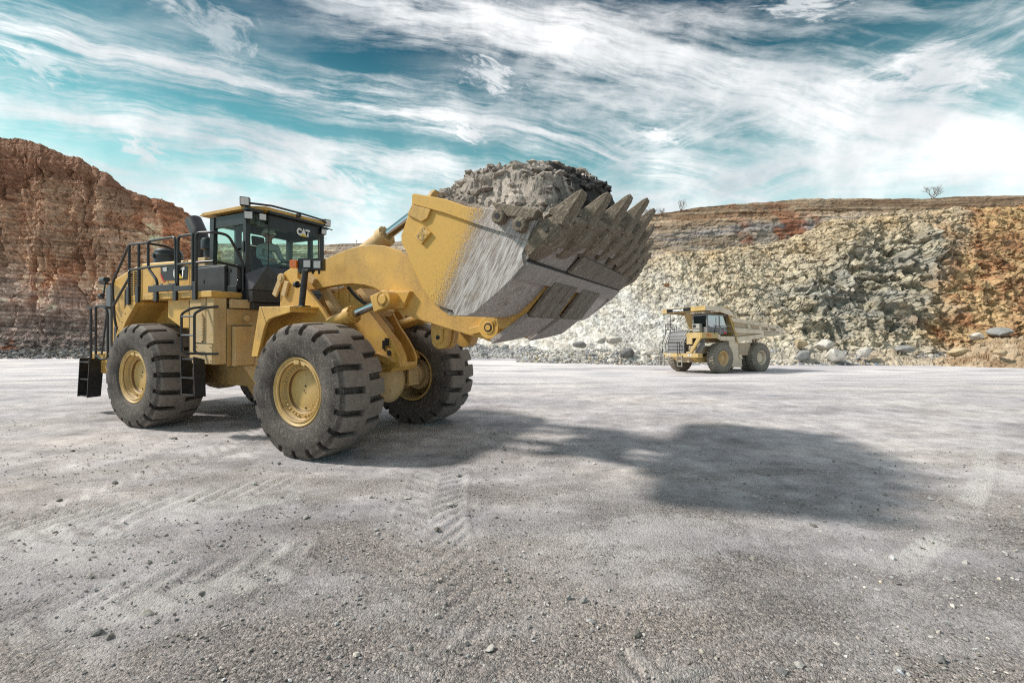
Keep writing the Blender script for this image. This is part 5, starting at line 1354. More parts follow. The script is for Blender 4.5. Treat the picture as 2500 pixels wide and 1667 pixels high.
rock_face('cliff_terrain', toe, crest, [(0, 0), (.22, .05), (.34, .12), (.48, .36), (.62, .62), (.78, .84), (.88, .94), (1, 1)], 1250, 340, c_left, d_left)

# far wall and the upper bench on the right
toe = [(-130, 122, 0), (-80, 128, 0), (-40, 126, 0), (-10, 118, 0), (8, 106, 0), (24, 92, 0), (45, 87, 0), (80, 84, 0), (120, 78, 0), (170, 62, 0)]
cr = [px(u, v, d + 9) for u, v, d in ((100, 590, 130), (500, 595, 133), (790, 597, 132), (960, 590, 131), (1150, 575, 122), (1330, 552, 108), (1510, 533, 97), (1576, 527, 94), (1640, 517, 93), (1712, 506, 92), (1797, 497, 91), (1882, 493, 91), (1946, 486, 90), (2053, 484, 90), (2244, 486, 89), (2350, 481, 88), (2435, 478, 87), (2520, 478, 86), (2900, 470, 78), (3600, 440, 66))]
def d_back(X, Y, Z, S, h):
    o1, l1, _ = blocks(S, Z, 5, 1.6, 61); o2, l2, e2 = blocks(S, Z, 1.6, .55, 62)
    g1, i1, w1 = facets(S * .5, Z * 1.0, Y * .2, 66)
    d = 1.2 * fbm(S * .06, Z * .02, 0, 3, 63) + o1 * .4 + l1 * .3 + o2 * .25 + l2 * .15 + g1 * .5 + .4 * fbm(X * .3, Y * .3, Z * .5, 4, 64)
    d = d * (.75 - .45 * sstep(.86, .97, h))
    return d * sstep(.0, .1, h) + .25 * fbm(X * .8, Y * .8, Z * .8, 3, 65)
def c_back(X, Y, Z, S, h, D):
    n1 = fbm(S * .045, Z * .12, 0, 4, 71); n2 = fbm(S * .25, Z * .8, 0, 4, 72); n3 = fbm(S * .12, Z * 1.9, 0, 3, 73)
    c = lerp(col(.36, .27, .19)[None, None], col(.47, .39, .31)[None, None], np.clip(.5 + n2 * 1.2, 0, 1))
    c = lerp(c, col(.26, .24, .24), sstep(.10, .45, n3 + .3 * np.sin(Z * .9)) * .8)
    top = sstep(.80, .90, h + n1 * .05)
    c = lerp(c, lerp(col(.25, .155, .095)[None, None], col(.36, .27, .185)[None, None], np.clip(.5 + n3 * 1.4, 0, 1)), top)
    st = sstep(.28, .48, fbm(S * .16, Z * .015, 0, 3, 75) + .25 * n2)
    c = lerp(c, col(.27, .095, .045), st * .85 * (1 - .5 * top))
    c = lerp(c, col(.50, .44, .36), (1 - sstep(-14, 6, X)) * .75 * np.clip(.6 + n2, 0, 1))
    _, l2, e2 = blocks(S, Z, 1.6, .55, 62)
    _, l5, e5 = blocks(S * .3, Z, 9, .9, 67)
    c = c * (1 + .30 * l2 + .55 * l5 + .3 * n3)[..., None] * (1 - .4 * np.exp(-(e5 / .10) ** 2))[..., None]
    return np.clip(c, .02, .8)
rock_face('far_hills', toe, cr, [(0, 0), (.15, .1), (.45, .45), (.75, .82), (1, 1)], 900, 150, c_back, d_back, plateau=120)

# near bench on the right: blasted slope with scree, outcrop and red soil
toe = [(110, 22, -1.6), (78, 33, -1.6), (58, 39.5, -1.6), (44, 42.2, -1.62), (34, 43.0, -1.63), (24, 43.3, -1.63), (15, 43.5, -1.63), (8.5, 44, -1.64), (4.5, 45.5, -1.66), (1.0, 50, -1.7), (-3, 57, -1.74), (-9, 66, -1.76), (-18, 80, -1.76), (-26, 96, -1.76)]
cr = [px(3300, 440, 52), px(2900, 470, 55), px(2650, 496, 57), px(2457, 512, 58), px(2372, 515, 58), px(2257, 522, 57.5), px(2180, 528, 57), px(2095, 541, 57), px(2040, 546, 57), px(2005, 560, 58), px(1959, 573, 59), px(1908, 583, 60), px(1849, 596, 61), px(1798, 611, 62), px(1738, 621, 63), px(1640, 624, 64), px(1560, 640, 65), px(1480, 672, 67), px(1400, 722, 70), px(1300, 770, 76), (-2, 88, 2.0), (-12, 104, 1.5)]
def z_right(X, Y, Z, S, h):
    u = X / Y      # which part of the face: outcrop in the middle, soil to the right, scree on the left
    n1 = fbm(X * .18, Z * .18, 0, 4, 81)
    n0 = fbm(X * .09, Z * .14, 0, 4, 80)
    out = sstep(.56, .72, u + n1 * .22 + n0 * .12) * (1 - sstep(.92, 1.0, u + n1 * .14)) * sstep(.10, .24, h + n1 * .2) * (1 - sstep(.66, .86, h + n1 * .25))
    soil = sstep(.92, 1.02, u + n1 * .16)
    scree = 1 - sstep(.34, .54, u + n1 * .10 + .30 * (h - .3))
    return out, soil, scree, n1
def d_right(X, Y, Z, S, h):
    out, soil, scree, n1 = z_right(X, Y, Z, S, h)
    big = 2.2 * fbm(X * .11, Z * .05, Y * .03, 4, 82) + .8 * fbm(X * .4, Z * .25, 0, 4, 83)
    o1, l1, _ = blocks(S, Z, 1.9, 1.2, 84); o2, l2, e2 = blocks(S, Z, .8, .5, 85)
    g0, i0, w0 = facets(X * .5, Z * .6, Y * .3, 95); g1_, i1, w1 = facets(X * 1.25, Z * 1.5, Y * .7, 96); g2_, i2, w2 = facets(X * 2.8, Z * 3.2, Y * 1.6, 97)
    f1, f2, idv = cells(X * 1.0, Z * 1.25, Y * .5, 86); g1, g2, idg = cells(X * 2.6, Z * 3.0, Y * 1.0, 87)
    lump = .75 * np.clip(.65 - f1, 0, 1) * (idv > .62) * 1.6 + .34 * np.clip(.8 - g1, 0, 1) * (idg > .35)
    gul = .5 * fbm((X + .25 * Z) * .55, Z * .06, 0, 3, 88)
    d = big * (1 - .75 * scree) + out * (o1 * 1.0 + o2 * .5 + g0 * 1.0 + g1_ * .6 + g2_ * .25 - 1.0 * np.exp(-(np.abs(fbm(X * .32, Z * .05, 0, 3, 99)) / .05) ** 2)) + (1 - out) * (lump * .5 * (1 - .85 * scree) + gul * (.8 - .3 * scree) + g0 * .4 * (1 - scree) + g1_ * .42 * (1 - .9 * scree) + g2_ * .24 * (1 - .6 * scree) + .10 * scree * facets(X * 5.5, Z * 5.5, Y * 4, 98)[0]) + .22 * fbm(X * 1.3, Y * 1.3, Z * 1.3, 4, 89)
    return d * sstep(0, .06, h) * 1.0
def c_right(X, Y, Z, S, h, D):
    out, soil, scree, n1 = z_right(X, Y, Z, S, h)
    n2 = fbm(X * .7, Z * .8, Y * .3, 4, 92); n3 = fbm(X * 2.2, Z * 2.6, Y, 3, 93); g1, g2, idg = cells(X * 2.6, Z * 3.0, Y * 1.0, 87)
    tan = col(.50, .43, .335); ora = col(.45, .33, .20); grey = col(.36, .35, .325); white = col(.62, .60, .57); red = col(.33, .155, .07)
    c = lerp(tan[None, None], col(.60, .54, .44)[None, None], np.clip(.5 + n2 * 1.3, 0, 1))
    c = lerp(c, ora, .8 * sstep(.74, .95, h + n1 * .2) * np.clip(.55 + n2, 0, 1) * (1 - .6 * scree))
    c = lerp(c, lerp(grey[None, None], col(.50, .45, .36)[None, None], np.clip(.40 + n2 * 1.6, 0, 1)), np.clip(out * .95 + sstep(.12, .3, n1) * .6 * (1 - sstep(.55, .75, h)), 0, 1) * (1 - scree))
    c = lerp(c, lerp(red[None, None], col(.52, .36, .19)[None, None], np.clip(.55 + n2 * 1.6 + n1 * .8, 0, 1)), soil * .85)
    c = lerp(c, lerp(white[None, None], col(.52, .48, .42)[None, None], np.clip(.40 + n2 * 1.3, 0, 1)), scree * .9)
    c = lerp(c, col(.52, .49, .44), (1 - sstep(.04, .16, h + n1 * .05)) * .8)
    g1_, i1, w1 = facets(X * 1.25, Z * 1.5, Y * .7, 96); g2_, i2, w2 = facets(X * 2.8, Z * 3.2, Y * 1.6, 97)
    c = c * (1 - .16 * (1 - scree) * (1 - .3 * soil))[..., None] * lerp(np.ones(3)[None, None], col(1.03, 1.0, .93)[None, None], 1 - scree)
    c = c * (.82 + .40 * (i1 - .5) + .55 * (i2 - .5) + .25 * n3 + .15)[..., None]
    return np.clip(c, .02, .82)
rock_face('slope_terrain', toe, cr, [(0, 0), (.16, .04), (.34, .22), (.60, .56), (.80, .82), (.92, .96), (1, 1)], 1300, 340, c_right, d_right, plateau=10)

# earth bank at the right edge
def mound(name, cx, cy, rx, ry, hh, colr, nc=150, seed=1, ridge=0.0):
    a = np.linspace(-1, 1, nc); A, B = np.meshgrid(a, a)
    X = cx + A * rx; Y = cy + B * ry
    r = np.sqrt(A ** 2 + B ** 2)
    H = np.clip(1 - r, 0, 1); H = H ** .85
    Z = gz(Y) - .25 + hh * H * (1 + .25 * fbm(X * .5, Y * .5, 0, 3, seed)) + .35 * fbm(X * .9, Y * .9, 0, 5, seed + 1) * (H > 0) + (.30 * facets(X * 1.2, Y * 1.2, 0 * X, seed + 2)[0] + .14 * facets(X * 3.2, Y * 3.2, 0 * X, seed + 6)[0]) * (H > .03)
    n = fbm(X * .9, Y * .9, 0, 4, seed + 3)
    C = lerp(colr[0][None, None], colr[1][None, None], np.clip(.5 + n, 0, 1)) * (1 + .3 * fbm(X * 4, Y * 4, 0, 2, seed + 5))[..., None]
    o = fast_mesh(name, np.stack([X, Y, Z], -1).reshape(-1, 3), grid_faces(nc, nc), M['rockfine'], C.reshape(-1, 3)); tag(o, kind='structure')
mound('bank_terrain', 50.5, 41.2, 12.5, 6.0, 3.7, (col(.30, .20, .12), col(.46, .36, .25)), nc=240, seed=101)
mound('berm_terrain', 12.5, 43.6, 4.5, 2.2, 1.1, (col(.46, .43, .39), col(.60, .57, .52)), seed=105)
mound('berm_terrain', 28.5, 43.4, 6.5, 2.4, 1.7, (col(.40, .36, .30), col(.56, .50, .41)), seed=106)
mound('berm_terrain', 36.5, 42.8, 5.0, 2.4, 1.5, (col(.38, .31, .23), col(.52, .44, .34)), seed=107)
mound('berm_terrain', 1.5, 54.5, 9, 3.5, 1.5, (col(.36, .35, .34), col(.50, .48, .46)), seed=103)
mound('berm_terrain', -7, 58, 10, 4, 2.0, (col(.30, .29, .29), col(.44, .42, .40)), seed=104)

# ---- loose stone: a few base shapes, copied
def stone_mesh(name, seed, sub=3, flat=.75, mat='rockfine', colr=(.5, .47, .42), rough=.2):
    r = random.Random(seed)
    bm = bmesh.new(); bmesh.ops.create_icosphere(bm, subdivisions=sub, radius=1.0)
    P = np.array([v.co[:] for v in bm.verts])
    for k in range(13):   # chop facets
        n = np.array([r.gauss(0, 1) for _ in range(3)]); n /= np.linalg.norm(n); d = r.uniform(.50, .82)
        ex = np.clip(P @ n - d, 0, None); P = P - ex[:, None] * n[None] * .96
    P = P + (.06 * fbm(P[:, 0] * 2 + seed, P[:, 1] * 2, P[:, 2] * 2, 3, seed) + .03 * fbm(P[:, 0] * 7, P[:, 1] * 7, P[:, 2] * 7, 2, seed + 3))[:, None] * P
    P[:, 2] *= flat
    for v, p in zip(bm.verts, P): v.co = p
    me = bpy.data.meshes.new(name); bm.to_mesh(me); bm.free()
    n = fbm(P[:, 0] * 2.2, P[:, 1] * 2.2, P[:, 2] * 2.2, 3, seed + 9)
    c = np.array(colr)[None] * (1 + .45 * n)[:, None]
    ca = me.color_attributes.new('rockcol', 'FLOAT_COLOR', 'POINT'); c4 = np.ones((len(P), 4), np.float32); c4[:, :3] = np.clip(c, .02, .85); ca.data.foreach_set('color', c4.ravel())
    me.materials.append(M[mat]); me.polygons.foreach_set('use_smooth', [True] * len(me.polygons)); me.set_sharp_from_angle(angle=R_(22))
    return me
pale = [stone_mesh('boulder', 200 + i, colr=(.60, .56, .50)) for i in range(5)]
grey = [stone_mesh('boulder', 220 + i, colr=(.30, .295, .285)) for i in range(4)]
tanm = [stone_mesh('boulder', 240 + i, colr=(.50, .39, .25)) for i in range(4)]
darkm = [stone_mesh('boulder', 260 + i, colr=(.15, .145, .145)) for i in range(3)]
def put_stone(me, x, y, z, sx, sy, sz, label, group=None, name='boulder', rot=None):
    o = bpy.data.objects.new(name, me); COL.objects.link(o)
    o.location = (x, y, z); o.scale = (sx, sy, sz)
    o.rotation_euler = rot or (random.uniform(-.3, .3), random.uniform(-.3, .3), random.uniform(0, 6.28))
    return tag(o, label, 'boulder', group)
def stone_at(u, v, wpx, hpx, d, me, label, group=None):
    """u,v: middle of the stone's foot in the photograph; d: metres from the camera"""
    x, y, z = px(u, v, d); w = wpx / FPX * d / 2; h = hpx / FPX * d / 2
    return put_stone(me, x, y, z + h * .72, w, w * .9, h * 1.25, label, group, rot=(random.uniform(-.2, .2), random.uniform(-.2, .2), random.uniform(0, 6.28)))
# the ones that stand out
stone_at(2035, 886, 56, 44, 41.5, pale[0], 'big white angular boulder at the foot of the slope right of the dump truck')
stone_at(2012, 858, 44, 40, 43.0, pale[1], 'round grey-white boulder just behind the big white angular one')
stone_at(2108, 872, 36, 34, 42.0, pale[2], 'pale wedge-shaped boulder leaning right beside the big white one')
stone_at(1962, 880, 50, 30, 41.8, grey[0], 'long grey slanted slab boulder nearest the rear of the truck')
stone_at(1955, 848, 44, 26, 43.2, tanm[0], 'cream boulder with flat top above the long grey slab')
stone_at(1530, 876, 40, 34, 43.0, darkm[0], 'dark grey rounded boulder left of the truck front ladder')
stone_at(1580, 870, 30, 20, 43.4, pale[3], 'flat white boulder between the dark boulder and the truck')
stone_at(1497, 842, 50, 30, 46.5, pale[4], 'tall cracked white boulder half way up the pale scree')
stone_at(1460, 838, 42, 26, 46.8, pale[2], 'white blocky boulder in the scree left of the tall cracked one')
stone_at(1415, 850, 36, 22, 48.0, grey[1], 'grey boulder low in the scree below the raised bucket')
stone_at(2340, 868, 52, 26, 42.3, tanm[1], 'tan tilted block at the top left of the earth bank')
stone_at(2448, 818, 62, 26, 44.0, grey[2], 'long flat grey slab lying on the slope above the earth bank')
stone_at(2440, 868, 34, 22, 38.2, tanm[2], 'lone tan stone half sunk in the brown earth bank')
stone_at(2205, 862, 50, 24, 42.6, grey[3], 'wide grey slab among the rubble left of the earth bank')
stone_at(2385, 832, 34, 26, 43.4, pale[1], 'pale upright stone behind the earth bank')
# the rest of the rubble at the toe, one object each
for i in range(150):
    u = random.choice([random.uniform(1280, 1620), random.uniform(1900, 2420), random.uniform(1900, 2420)])
    t = random.random() ** 1.5
    d = 41.8 + t * 3.6 + (max(0, 1500 - u) / 220 * 4.0)
    x = (u - 1250) / FPX * d; s = random.uniform(.17, .34) * (1 - .3 * t) * (1 + 1.1 * random.random() ** 4)
    kind = random.random()
    me = random.choice(pale if kind < .55 else grey if kind < .8 else tanm)
    z = gz(d) + t * 1.0 * (1 if u > 1500 else .5) + s * .35
    put_stone(me, x, d, float(z), s, s * random.uniform(.8, 1.1), s * random.uniform(.65, 1.0), 'broken limestone boulder in the rubble along the foot of the right slope', 'boulders along the foot of the right slope')
for i in range(60):
    u = random.uniform(-40, 330); d = random.uniform(51, 56)
    x = (u - 1250) / FPX * d; s = random.uniform(.14, .42)
    put_stone(random.choice(grey + darkm), x, d, float(gz(d)) + .2 + (d - 51) * .12, s, s, s * .7, 'dark grey rubble boulder at the foot of the left cliff', 'boulders at the foot of the left cliff')
for i in range(34):
    u = random.uniform(1085, 1330); d = random.uniform(52, 60)
    x = (u - 1250) / FPX * d; s = random.uniform(.15, .6)
    put_stone(random.choice(pale + grey), x, d, float(gz(d)) + .25 + (d - 52) * .13, s, s, s * .8, 'whitish boulder on the gravel berm beneath the raised bucket', 'boulders on the berm under the bucket')

def pebble_field(name, pts, sizes, mat, cols, seed):
    """many small faceted stones in one mesh"""
    r = np.random.default_rng(seed); n = len(pts)
    p_ = 1.618; base = np.array([[-1, p_, 0], [1, p_, 0], [-1, -p_, 0], [1, -p_, 0], [0, -1, p_], [0, 1, p_], [0, -1, -p_], [0, 1, -p_], [p_, 0, -1], [p_, 0, 1], [-p_, 0, -1], [-p_, 0, 1]], float) / 1.9
    tri = np.array([[0, 11, 5], [0, 5, 1], [0, 1, 7], [0, 7, 10], [0, 10, 11], [1, 5, 9], [5, 11, 4], [11, 10, 2], [10, 7, 6], [7, 1, 8], [3, 9, 4], [3, 4, 2], [3, 2, 6], [3, 6, 8], [3, 8, 9], [4, 9, 5], [2, 4, 11], [6, 2, 10], [8, 6, 7], [9, 8, 1]])
    B = base[None] * (1 + r.uniform(-.35, .35, (n, 12, 3)))
    a = r.uniform(0, 6.28, n); ca, sa = np.cos(a), np.sin(a)
    sc = sizes[:, None] * np.stack([r.uniform(.8, 1.3, n), r.uniform(.6, 1.0, n), r.uniform(.4, .8, n)], -1)
    B = B * sc[:, None, :]
    x = B[..., 0] * ca[:, None] - B[..., 1] * sa[:, None]; y = B[..., 0] * sa[:, None] + B[..., 1] * ca[:, None]
    tl_ = r.normal(0, .25, (n, 1))
    V = np.stack([x, y, B[..., 2] + x * tl_], -1) + pts[:, None, :]
    F = tri[None] + (np.arange(n) * 12)[:, None, None]
    C = np.repeat(cols[:, None, :], 12, 1)
    o = fast_mesh(name, V.reshape(-1, 3), F.reshape(-1, 3), M[mat], C.reshape(-1, 3)); tag(o, kind='stuff'); return o
def greys(n, seed, lo=.06, hi=.5, warm=.04):
    r = np.random.default_rng(seed); g = lo + (hi - lo) * r.random(n) ** 1.6; w = r.normal(0, warm, n)
    return np.clip(np.stack([g * (1.06 + w), g * (1 + w * .2), g * (.93 - w)], -1), .02, .75)
M['pebble'] = rock_mat('pebble_stone', 60, .4, .01)
# gravel on the floor, densest near the camera
n = 26000
yy = 1.3 + 11 * rng.random(n) ** 2.0; xx = (rng.random(n) * 2 - 1) * (yy * 1.35 + .5)
keep = sstep(.28, .62, .5 + .5 * fbm(xx * .5, yy * .5, 0, 4, 301) + .35 * (1 - yy / 6))
k = rng.random(n) < keep
xx, yy = xx[k], yy[k]; sz = .004 + .011 * rng.random(len(xx)) ** 3
big = rng.random(len(xx)) < .010; sz[big] = .018 + .02 * rng.random(big.sum())
pebble_field('gravel', np.stack([xx, yy, gz(yy) + .012 * 0 + sz * .15 + .004], -1), sz, 'pebble', greys(len(xx), 302, .17, .58), 303)
# rubble scattered over the toe of the right slope and the left cliff
n = 5200
u = np.where(rng.random(n) < .35, rng.uniform(1260, 1640, n), rng.uniform(1640, 2500, n)); t = rng.random(n) ** 1.6; d = 41.2 + t * 4.4 + np.maximum(0, 1500 - u) / 220 * 4
sz = .04 + .16 * rng.random(n) ** 2.4
pebble_field('rubble', np.stack([(u - 1250) / FPX * d, d, gz(d) + t * 1.15 + sz * .2], -1), sz, 'rockfine', greys(n, 304, .22, .62, .10), 305)
n = 2600
u = rng.uniform(-300, 420, n); t = rng.random(n); d = 50 + t * 6 + np.maximum(0, u - 200) / 60; sz = .05 + .17 * rng.random(n) ** 2.2
pebble_field('rubble', np.stack([(u - 1250) / FPX * d, d, gz(d) + .05 + t * .9], -1), sz, 'rockfine', greys(n, 306, .07, .34, .12), 307)
n = 1500
u = rng.uniform(1060, 1400, n); t = rng.random(n); d = 50.5 + t * 9; sz = .05 + .2 * rng.random(n) ** 2.2
pebble_field('rubble', np.stack([(u - 1250) / FPX * d, d, gz(d) + .05 + t * .9], -1), sz, 'rockfine', greys(n, 308, .3, .66, .05), 309)

# ---- load in the loader's bucket
lm = Matrix.Translation(LO) @ Matrix.Rotation(-TH, 4, 'Z')
nu, nv = 150, 260
a = np.linspace(0, 1, nu); b = np.linspace(-1, 1, nv); A, B = np.meshgrid(a, b, indexing='ij')
y = B * 2.03
xe = 4.12 + .30 * (1 - np.abs(B) ** 1.5)
x = 2.46 + (xe - 2.46) * A
base = 3.40 + (2.94 - 3.40) * A - .10 * (A > .9) * (A - .9) * 10
px_, py_ = (x - 3.578) / np.where(x < 3.578, 1.762, 1.511), (y - .293) / np.where(y < .293, 3.848, 2.547)
r = (np.abs(px_) ** 1.6 + np.abs(py_) ** 1.4) ** (1 / 1.4)
edg = sstep(0, .17, 1 - np.abs(B)) * sstep(-.03, .10, A)
z = base + .02 + 1.10 * np.clip(1 - r, 0, 1) ** .932 * (.10 + .90 * edg) * (.12 + .88 * sstep(0, .14, 1 - A))
f1, f2, idv = cells(x * 5, y * 5, z * 5, 401); g1, g2, idg = cells(x * 13, y * 13, z * 13, 402); k1, k2, idk = cells(x * 2.2, y * 2.2, z * 2.2, 403)
m = .25 + .75 * sstep(0, .12, np.minimum(A, np.minimum(1 - A, 1 - np.abs(B))) * 4)
gA, iA, wA = facets(x * 3.2, y * 3.2, z * 3.2, 406); gB, iB, wB = facets(x * 9, y * 9, z * 9, 407)
gC, iC, wC = facets(x * 1.7, y * 1.7, z * 1.7, 409)
z = z + m * (.10 * gC * (iC > .55) + .10 * gA * (iA > .40) + .06 * gB + .05 * np.clip(.7 - f1, 0, 1) * (idv > .5) + .10 * fbm(x * 1.6, y * 1.6, 0, 4, 404))
n1 = fbm(x * 1.3, y * 1.3, 0, 3, 405)
C = lerp(col(.36, .305, .26)[None, None], col(.52, .45, .39)[None, None], np.clip(.5 + n1, 0, 1))
C = lerp(C, col(.07, .063, .06), sstep(.10, .42, (x - 3.42) * .8 + (y + .1) * .25 + n1 * .7 + .3 * (idv - .5)))  # darkens the right side: shading painted in, along with dark rock
C = C * (.85 + .3 * (iA - .3) * (iA > .45) + .5 * (iB - .5))[..., None]
# skirt closes the heap underneath
z[0] -= .4; z[-1] -= .04; z[:, 0] -= .35; z[:, -1] -= .35
z = np.maximum(z, np.where(x > 3.28, 2.22 + (x - 3.28) * .98, 2.2))
V = np.stack([x, y, z], -1)
sp = fast_mesh('spoil_heap', V.reshape(-1, 3), grid_faces(nu, nv), M['spoil'], np.clip(C, .02, .7).reshape(-1, 3))
sp.matrix_world = lm
tag(sp, 'heap of broken rock and soil, right side coloured darker for shading and dark rock, piled in the loader bucket', 'rock load')
n = 1700
ii = rng.integers(4, nu - 4, n); jj = rng.integers(6, nv - 6, n)
sz = .012 + .075 * rng.random(n) ** 3.5
cc = np.clip(C[ii, jj] * rng.uniform(.7, 1.25, (n, 1)), .03, .7)
ch = pebble_field('rock_chunk', V[ii, jj] + np.array([0, 0, .01]), sz, 'spoil', cc, 410); ch.parent = sp
M['spoilrock'] = M['spoil']
def bucket_stone(x, y, z, s, seed, colr, label):
    me = stone_mesh('boulder', seed, colr=colr, mat='spoil'); p = lm @ Vector((x, y, z))
    put_stone(me, p.x, p.y, p.z, s[0], s[1], s[2], label, rot=(.3, .2, .6 + seed))
bucket_stone(3.42, .18, 4.10, (.30, .32, .25), 431, (.27, .245, .23), 'biggest boulder, crowning the rock heap in the loader bucket')
bucket_stone(3.62, -.02, 3.90, (.20, .20, .18), 432, (.13, .125, .13), 'dark boulder tucked right of the biggest one in the bucket')
bucket_stone(3.52, -1.38, 3.28, (.15, .12, .10), 433, (.10, .10, .11), 'smooth blue-black stone near the bucket side wall')
bucket_stone(3.22, -.30, 4.0, (.17, .15, .14), 434, (.34, .30, .28), 'light grey stone just left of the biggest boulder in the bucket')

# ================================================================== PLANTS
M['bark'] = plain('dry_bark', (.16, .12, .09), .9); M['drygrass'] = plain('dry_grass', (.30, .15, .06), .95, 0, .4); M['brush'] = plain('dry_brush', (.22, .15, .09), .95, 0, .4)
def twigs(name, base, h, spread, n, mat, label, cat, seed, r0=.03, levels=3):
    r = random.Random(seed); b = MB()
    def grow(p, d, l, rad, lev):
        q = p + d * l * .5 + Vector((r.gauss(0, .06), r.gauss(0, .06), r.gauss(0, .04))) * l; e = q + (d + Vector((r.gauss(0, .2), r.gauss(0, .2), .12))).normalized() * l * .5
        b.tube([p, q, e], rad, 4, rad * .55, cap=False)
        if lev > 0:
            for k in range(r.randint(2, 4)):
                dd = (d + Vector((r.gauss(0, .55), r.gauss(0, .55), r.uniform(-.1, .5)))).normalized()
                grow(p + (e - p) * r.uniform(.45, 1.0), dd, l * r.uniform(.5, .75), rad * .55, lev - 1)
    for i in range(n):
        d = Vector((r.gauss(0, spread), r.gauss(0, spread), 1)).normalized()
        grow(Vector((r.gauss(0, .05) * h, r.gauss(0, .05) * h, 0)), d, h * r.uniform(.4, .6), r0, levels)
    o = b.build(name, M[mat], None, fixn=False); o.location = base
    return tag(o, label, cat)
twigs('bare_tree', px(2278, 486, 98), 3.6, .55, 5, 'bark', 'bare spreading tree alone on the rim of the right rock wall', 'tree', 1, .07, 4)
twigs('bare_shrub', px(1662, 514, 101.5), 2.6, .5, 6, 'bark', 'bare shrub on the rim of the upper wall, right of the bucket teeth', 'shrub', 2, .05, 3)
for i, u in enumerate((1578, 1596, 1615, 1560)): twigs('bare_shrub', px(u, 528 - i, 102), 2.0, .7, 7, 'bark', ('low bare shrub on the far rim seen between the bucket teeth', 'low bare shrub on the rim just right of the lowest teeth', 'small twiggy shrub at the left end of the right rim', 'leftmost bare shrub, mostly hidden by the bucket teeth')[i], 'shrub', 3 + i, .04, 3)
for i, u in enumerate((792, 872)): twigs('bare_shrub', px(u, 598, 141), 3.0 - i, .3, 2, 'bark', ('thin bare sapling on the far rim right of the loader cab', 'tiny bare sapling on the far rim above the lift arm')[i], 'shrub', 10 + i, .05, 3)
def on_slope(u, v, d0, d1):
    dg = bpy.context.evaluated_depsgraph_get()
    o = Vector((0, 0, CH)); x, y, z = px(u, v, 1.0); dr = (Vector((x, y, z)) - o).normalized()
    ob = bpy.data.objects['slope_terrain']
    ok, p, nn, fi = ob.ray_cast(o, dr)
    return p if ok else Vector(px(u, v, d1))
bpy.context.view_layer.update()
for i, (u, v, h, sp, lab) in enumerate(((2412, 738, 1.0, .9, 'dry red-brown bush low on the right part of the slope'), (2398, 628, 1.2, .9, 'tangled dry bush under the red soil hollow high on the slope'), (2285, 806, .6, 1.4, 'flat rusty patch of dry grass at the foot of the grey outcrop'),
        (1628, 700, .7, 1.2, 'brownish dry tuft on the pale scree above the truck canopy'), (2455, 600, 1.2, .9, 'dark dry bush beside the red soil near the right edge'))):
    p = on_slope(u, v, 44, 50)
    twigs('dry_bush', (p.x, p.y, p.z - .05), h, sp, 34, 'drygrass' if i in (2, 3) else 'brush', lab, 'bush', 30 + i, .018, 2)
# ================================================================== CAMERA, SUN, SKY
cam = bpy.data.cameras.new('camera'); co = bpy.data.objects.new('camera', cam); COL.objects.link(co)
co.location = (0, 0, CH); co.rotation_euler = (R_(90), 0, 0)
cam.sensor_width = 36; cam.lens = FPX / 2500 * 36; cam.shift_y = -.01474; cam.clip_end = 3000; cam.clip_start = .05
scene.camera = co
SAZ, SEL = 0.0, 43.0      # light travels towards +x, turned by SAZ towards the camera
sd_ = Vector((math.cos(R_(SAZ)) * math.cos(R_(SEL)), -math.sin(R_(SAZ)) * math.cos(R_(SEL)), -math.sin(R_(SEL))))
sl = bpy.data.lights.new('sun', 'SUN'); sl.energy = 3.7; sl.angle = R_(5); sl.color = (1, .95, .87)
so = bpy.data.objects.new('sun', sl); COL.objects.link(so); so.rotation_euler = sd_.to_track_quat('-Z', 'Y').to_euler(); so.location = (-30, 0, 40)
w = bpy.data.worlds.new('World'); scene.world = w; w.use_nodes = True
class WN(NT):
    def __init__(self, t):
        self.t = t; self.n = t.nodes; self.l = t.links; self.tc = self.n.new('ShaderNodeTexCoord')
n = WN(w.node_tree)
bg = n.n['Background']
sky = n.node('ShaderNodeTexSky', sky_type='NISHITA'); sky.sun_disc = False; sky.sun_elevation = R_(SEL); sky.sun_rotation = R_(270)
sky.altitude = 300; sky.air_density = 1.0; sky.dust_density = .6; sky.ozone_density = 3.0
D = n.node('ShaderNodeVectorMath', operation='NORMALIZE'); n.l.new(n.tc.outputs['Generated'], D.inputs[0]); D = D.outputs[0]
sx = n.node('ShaderNodeSeparateXYZ'); n.l.new(D, sx.inputs[0]); dz = sx.outputs[2]
def dirv(u, v): return Vector(((u - 1250) / FPX, 1, -(v - 796.65) / FPX)).normalized()
def dot(vec):
    o = n.node('ShaderNodeVectorMath', operation='DOT_PRODUCT'); n.l.new(D, o.inputs[0]); o.inputs[1].default_value = vec; return o.outputs['Value']
def combine(a, b, c=0.0):
    o = n.node('ShaderNodeCombineXYZ'); n.put(o.inputs[0], a); n.put(o.inputs[1], b); n.put(o.inputs[2], c); return o.outputs[0]
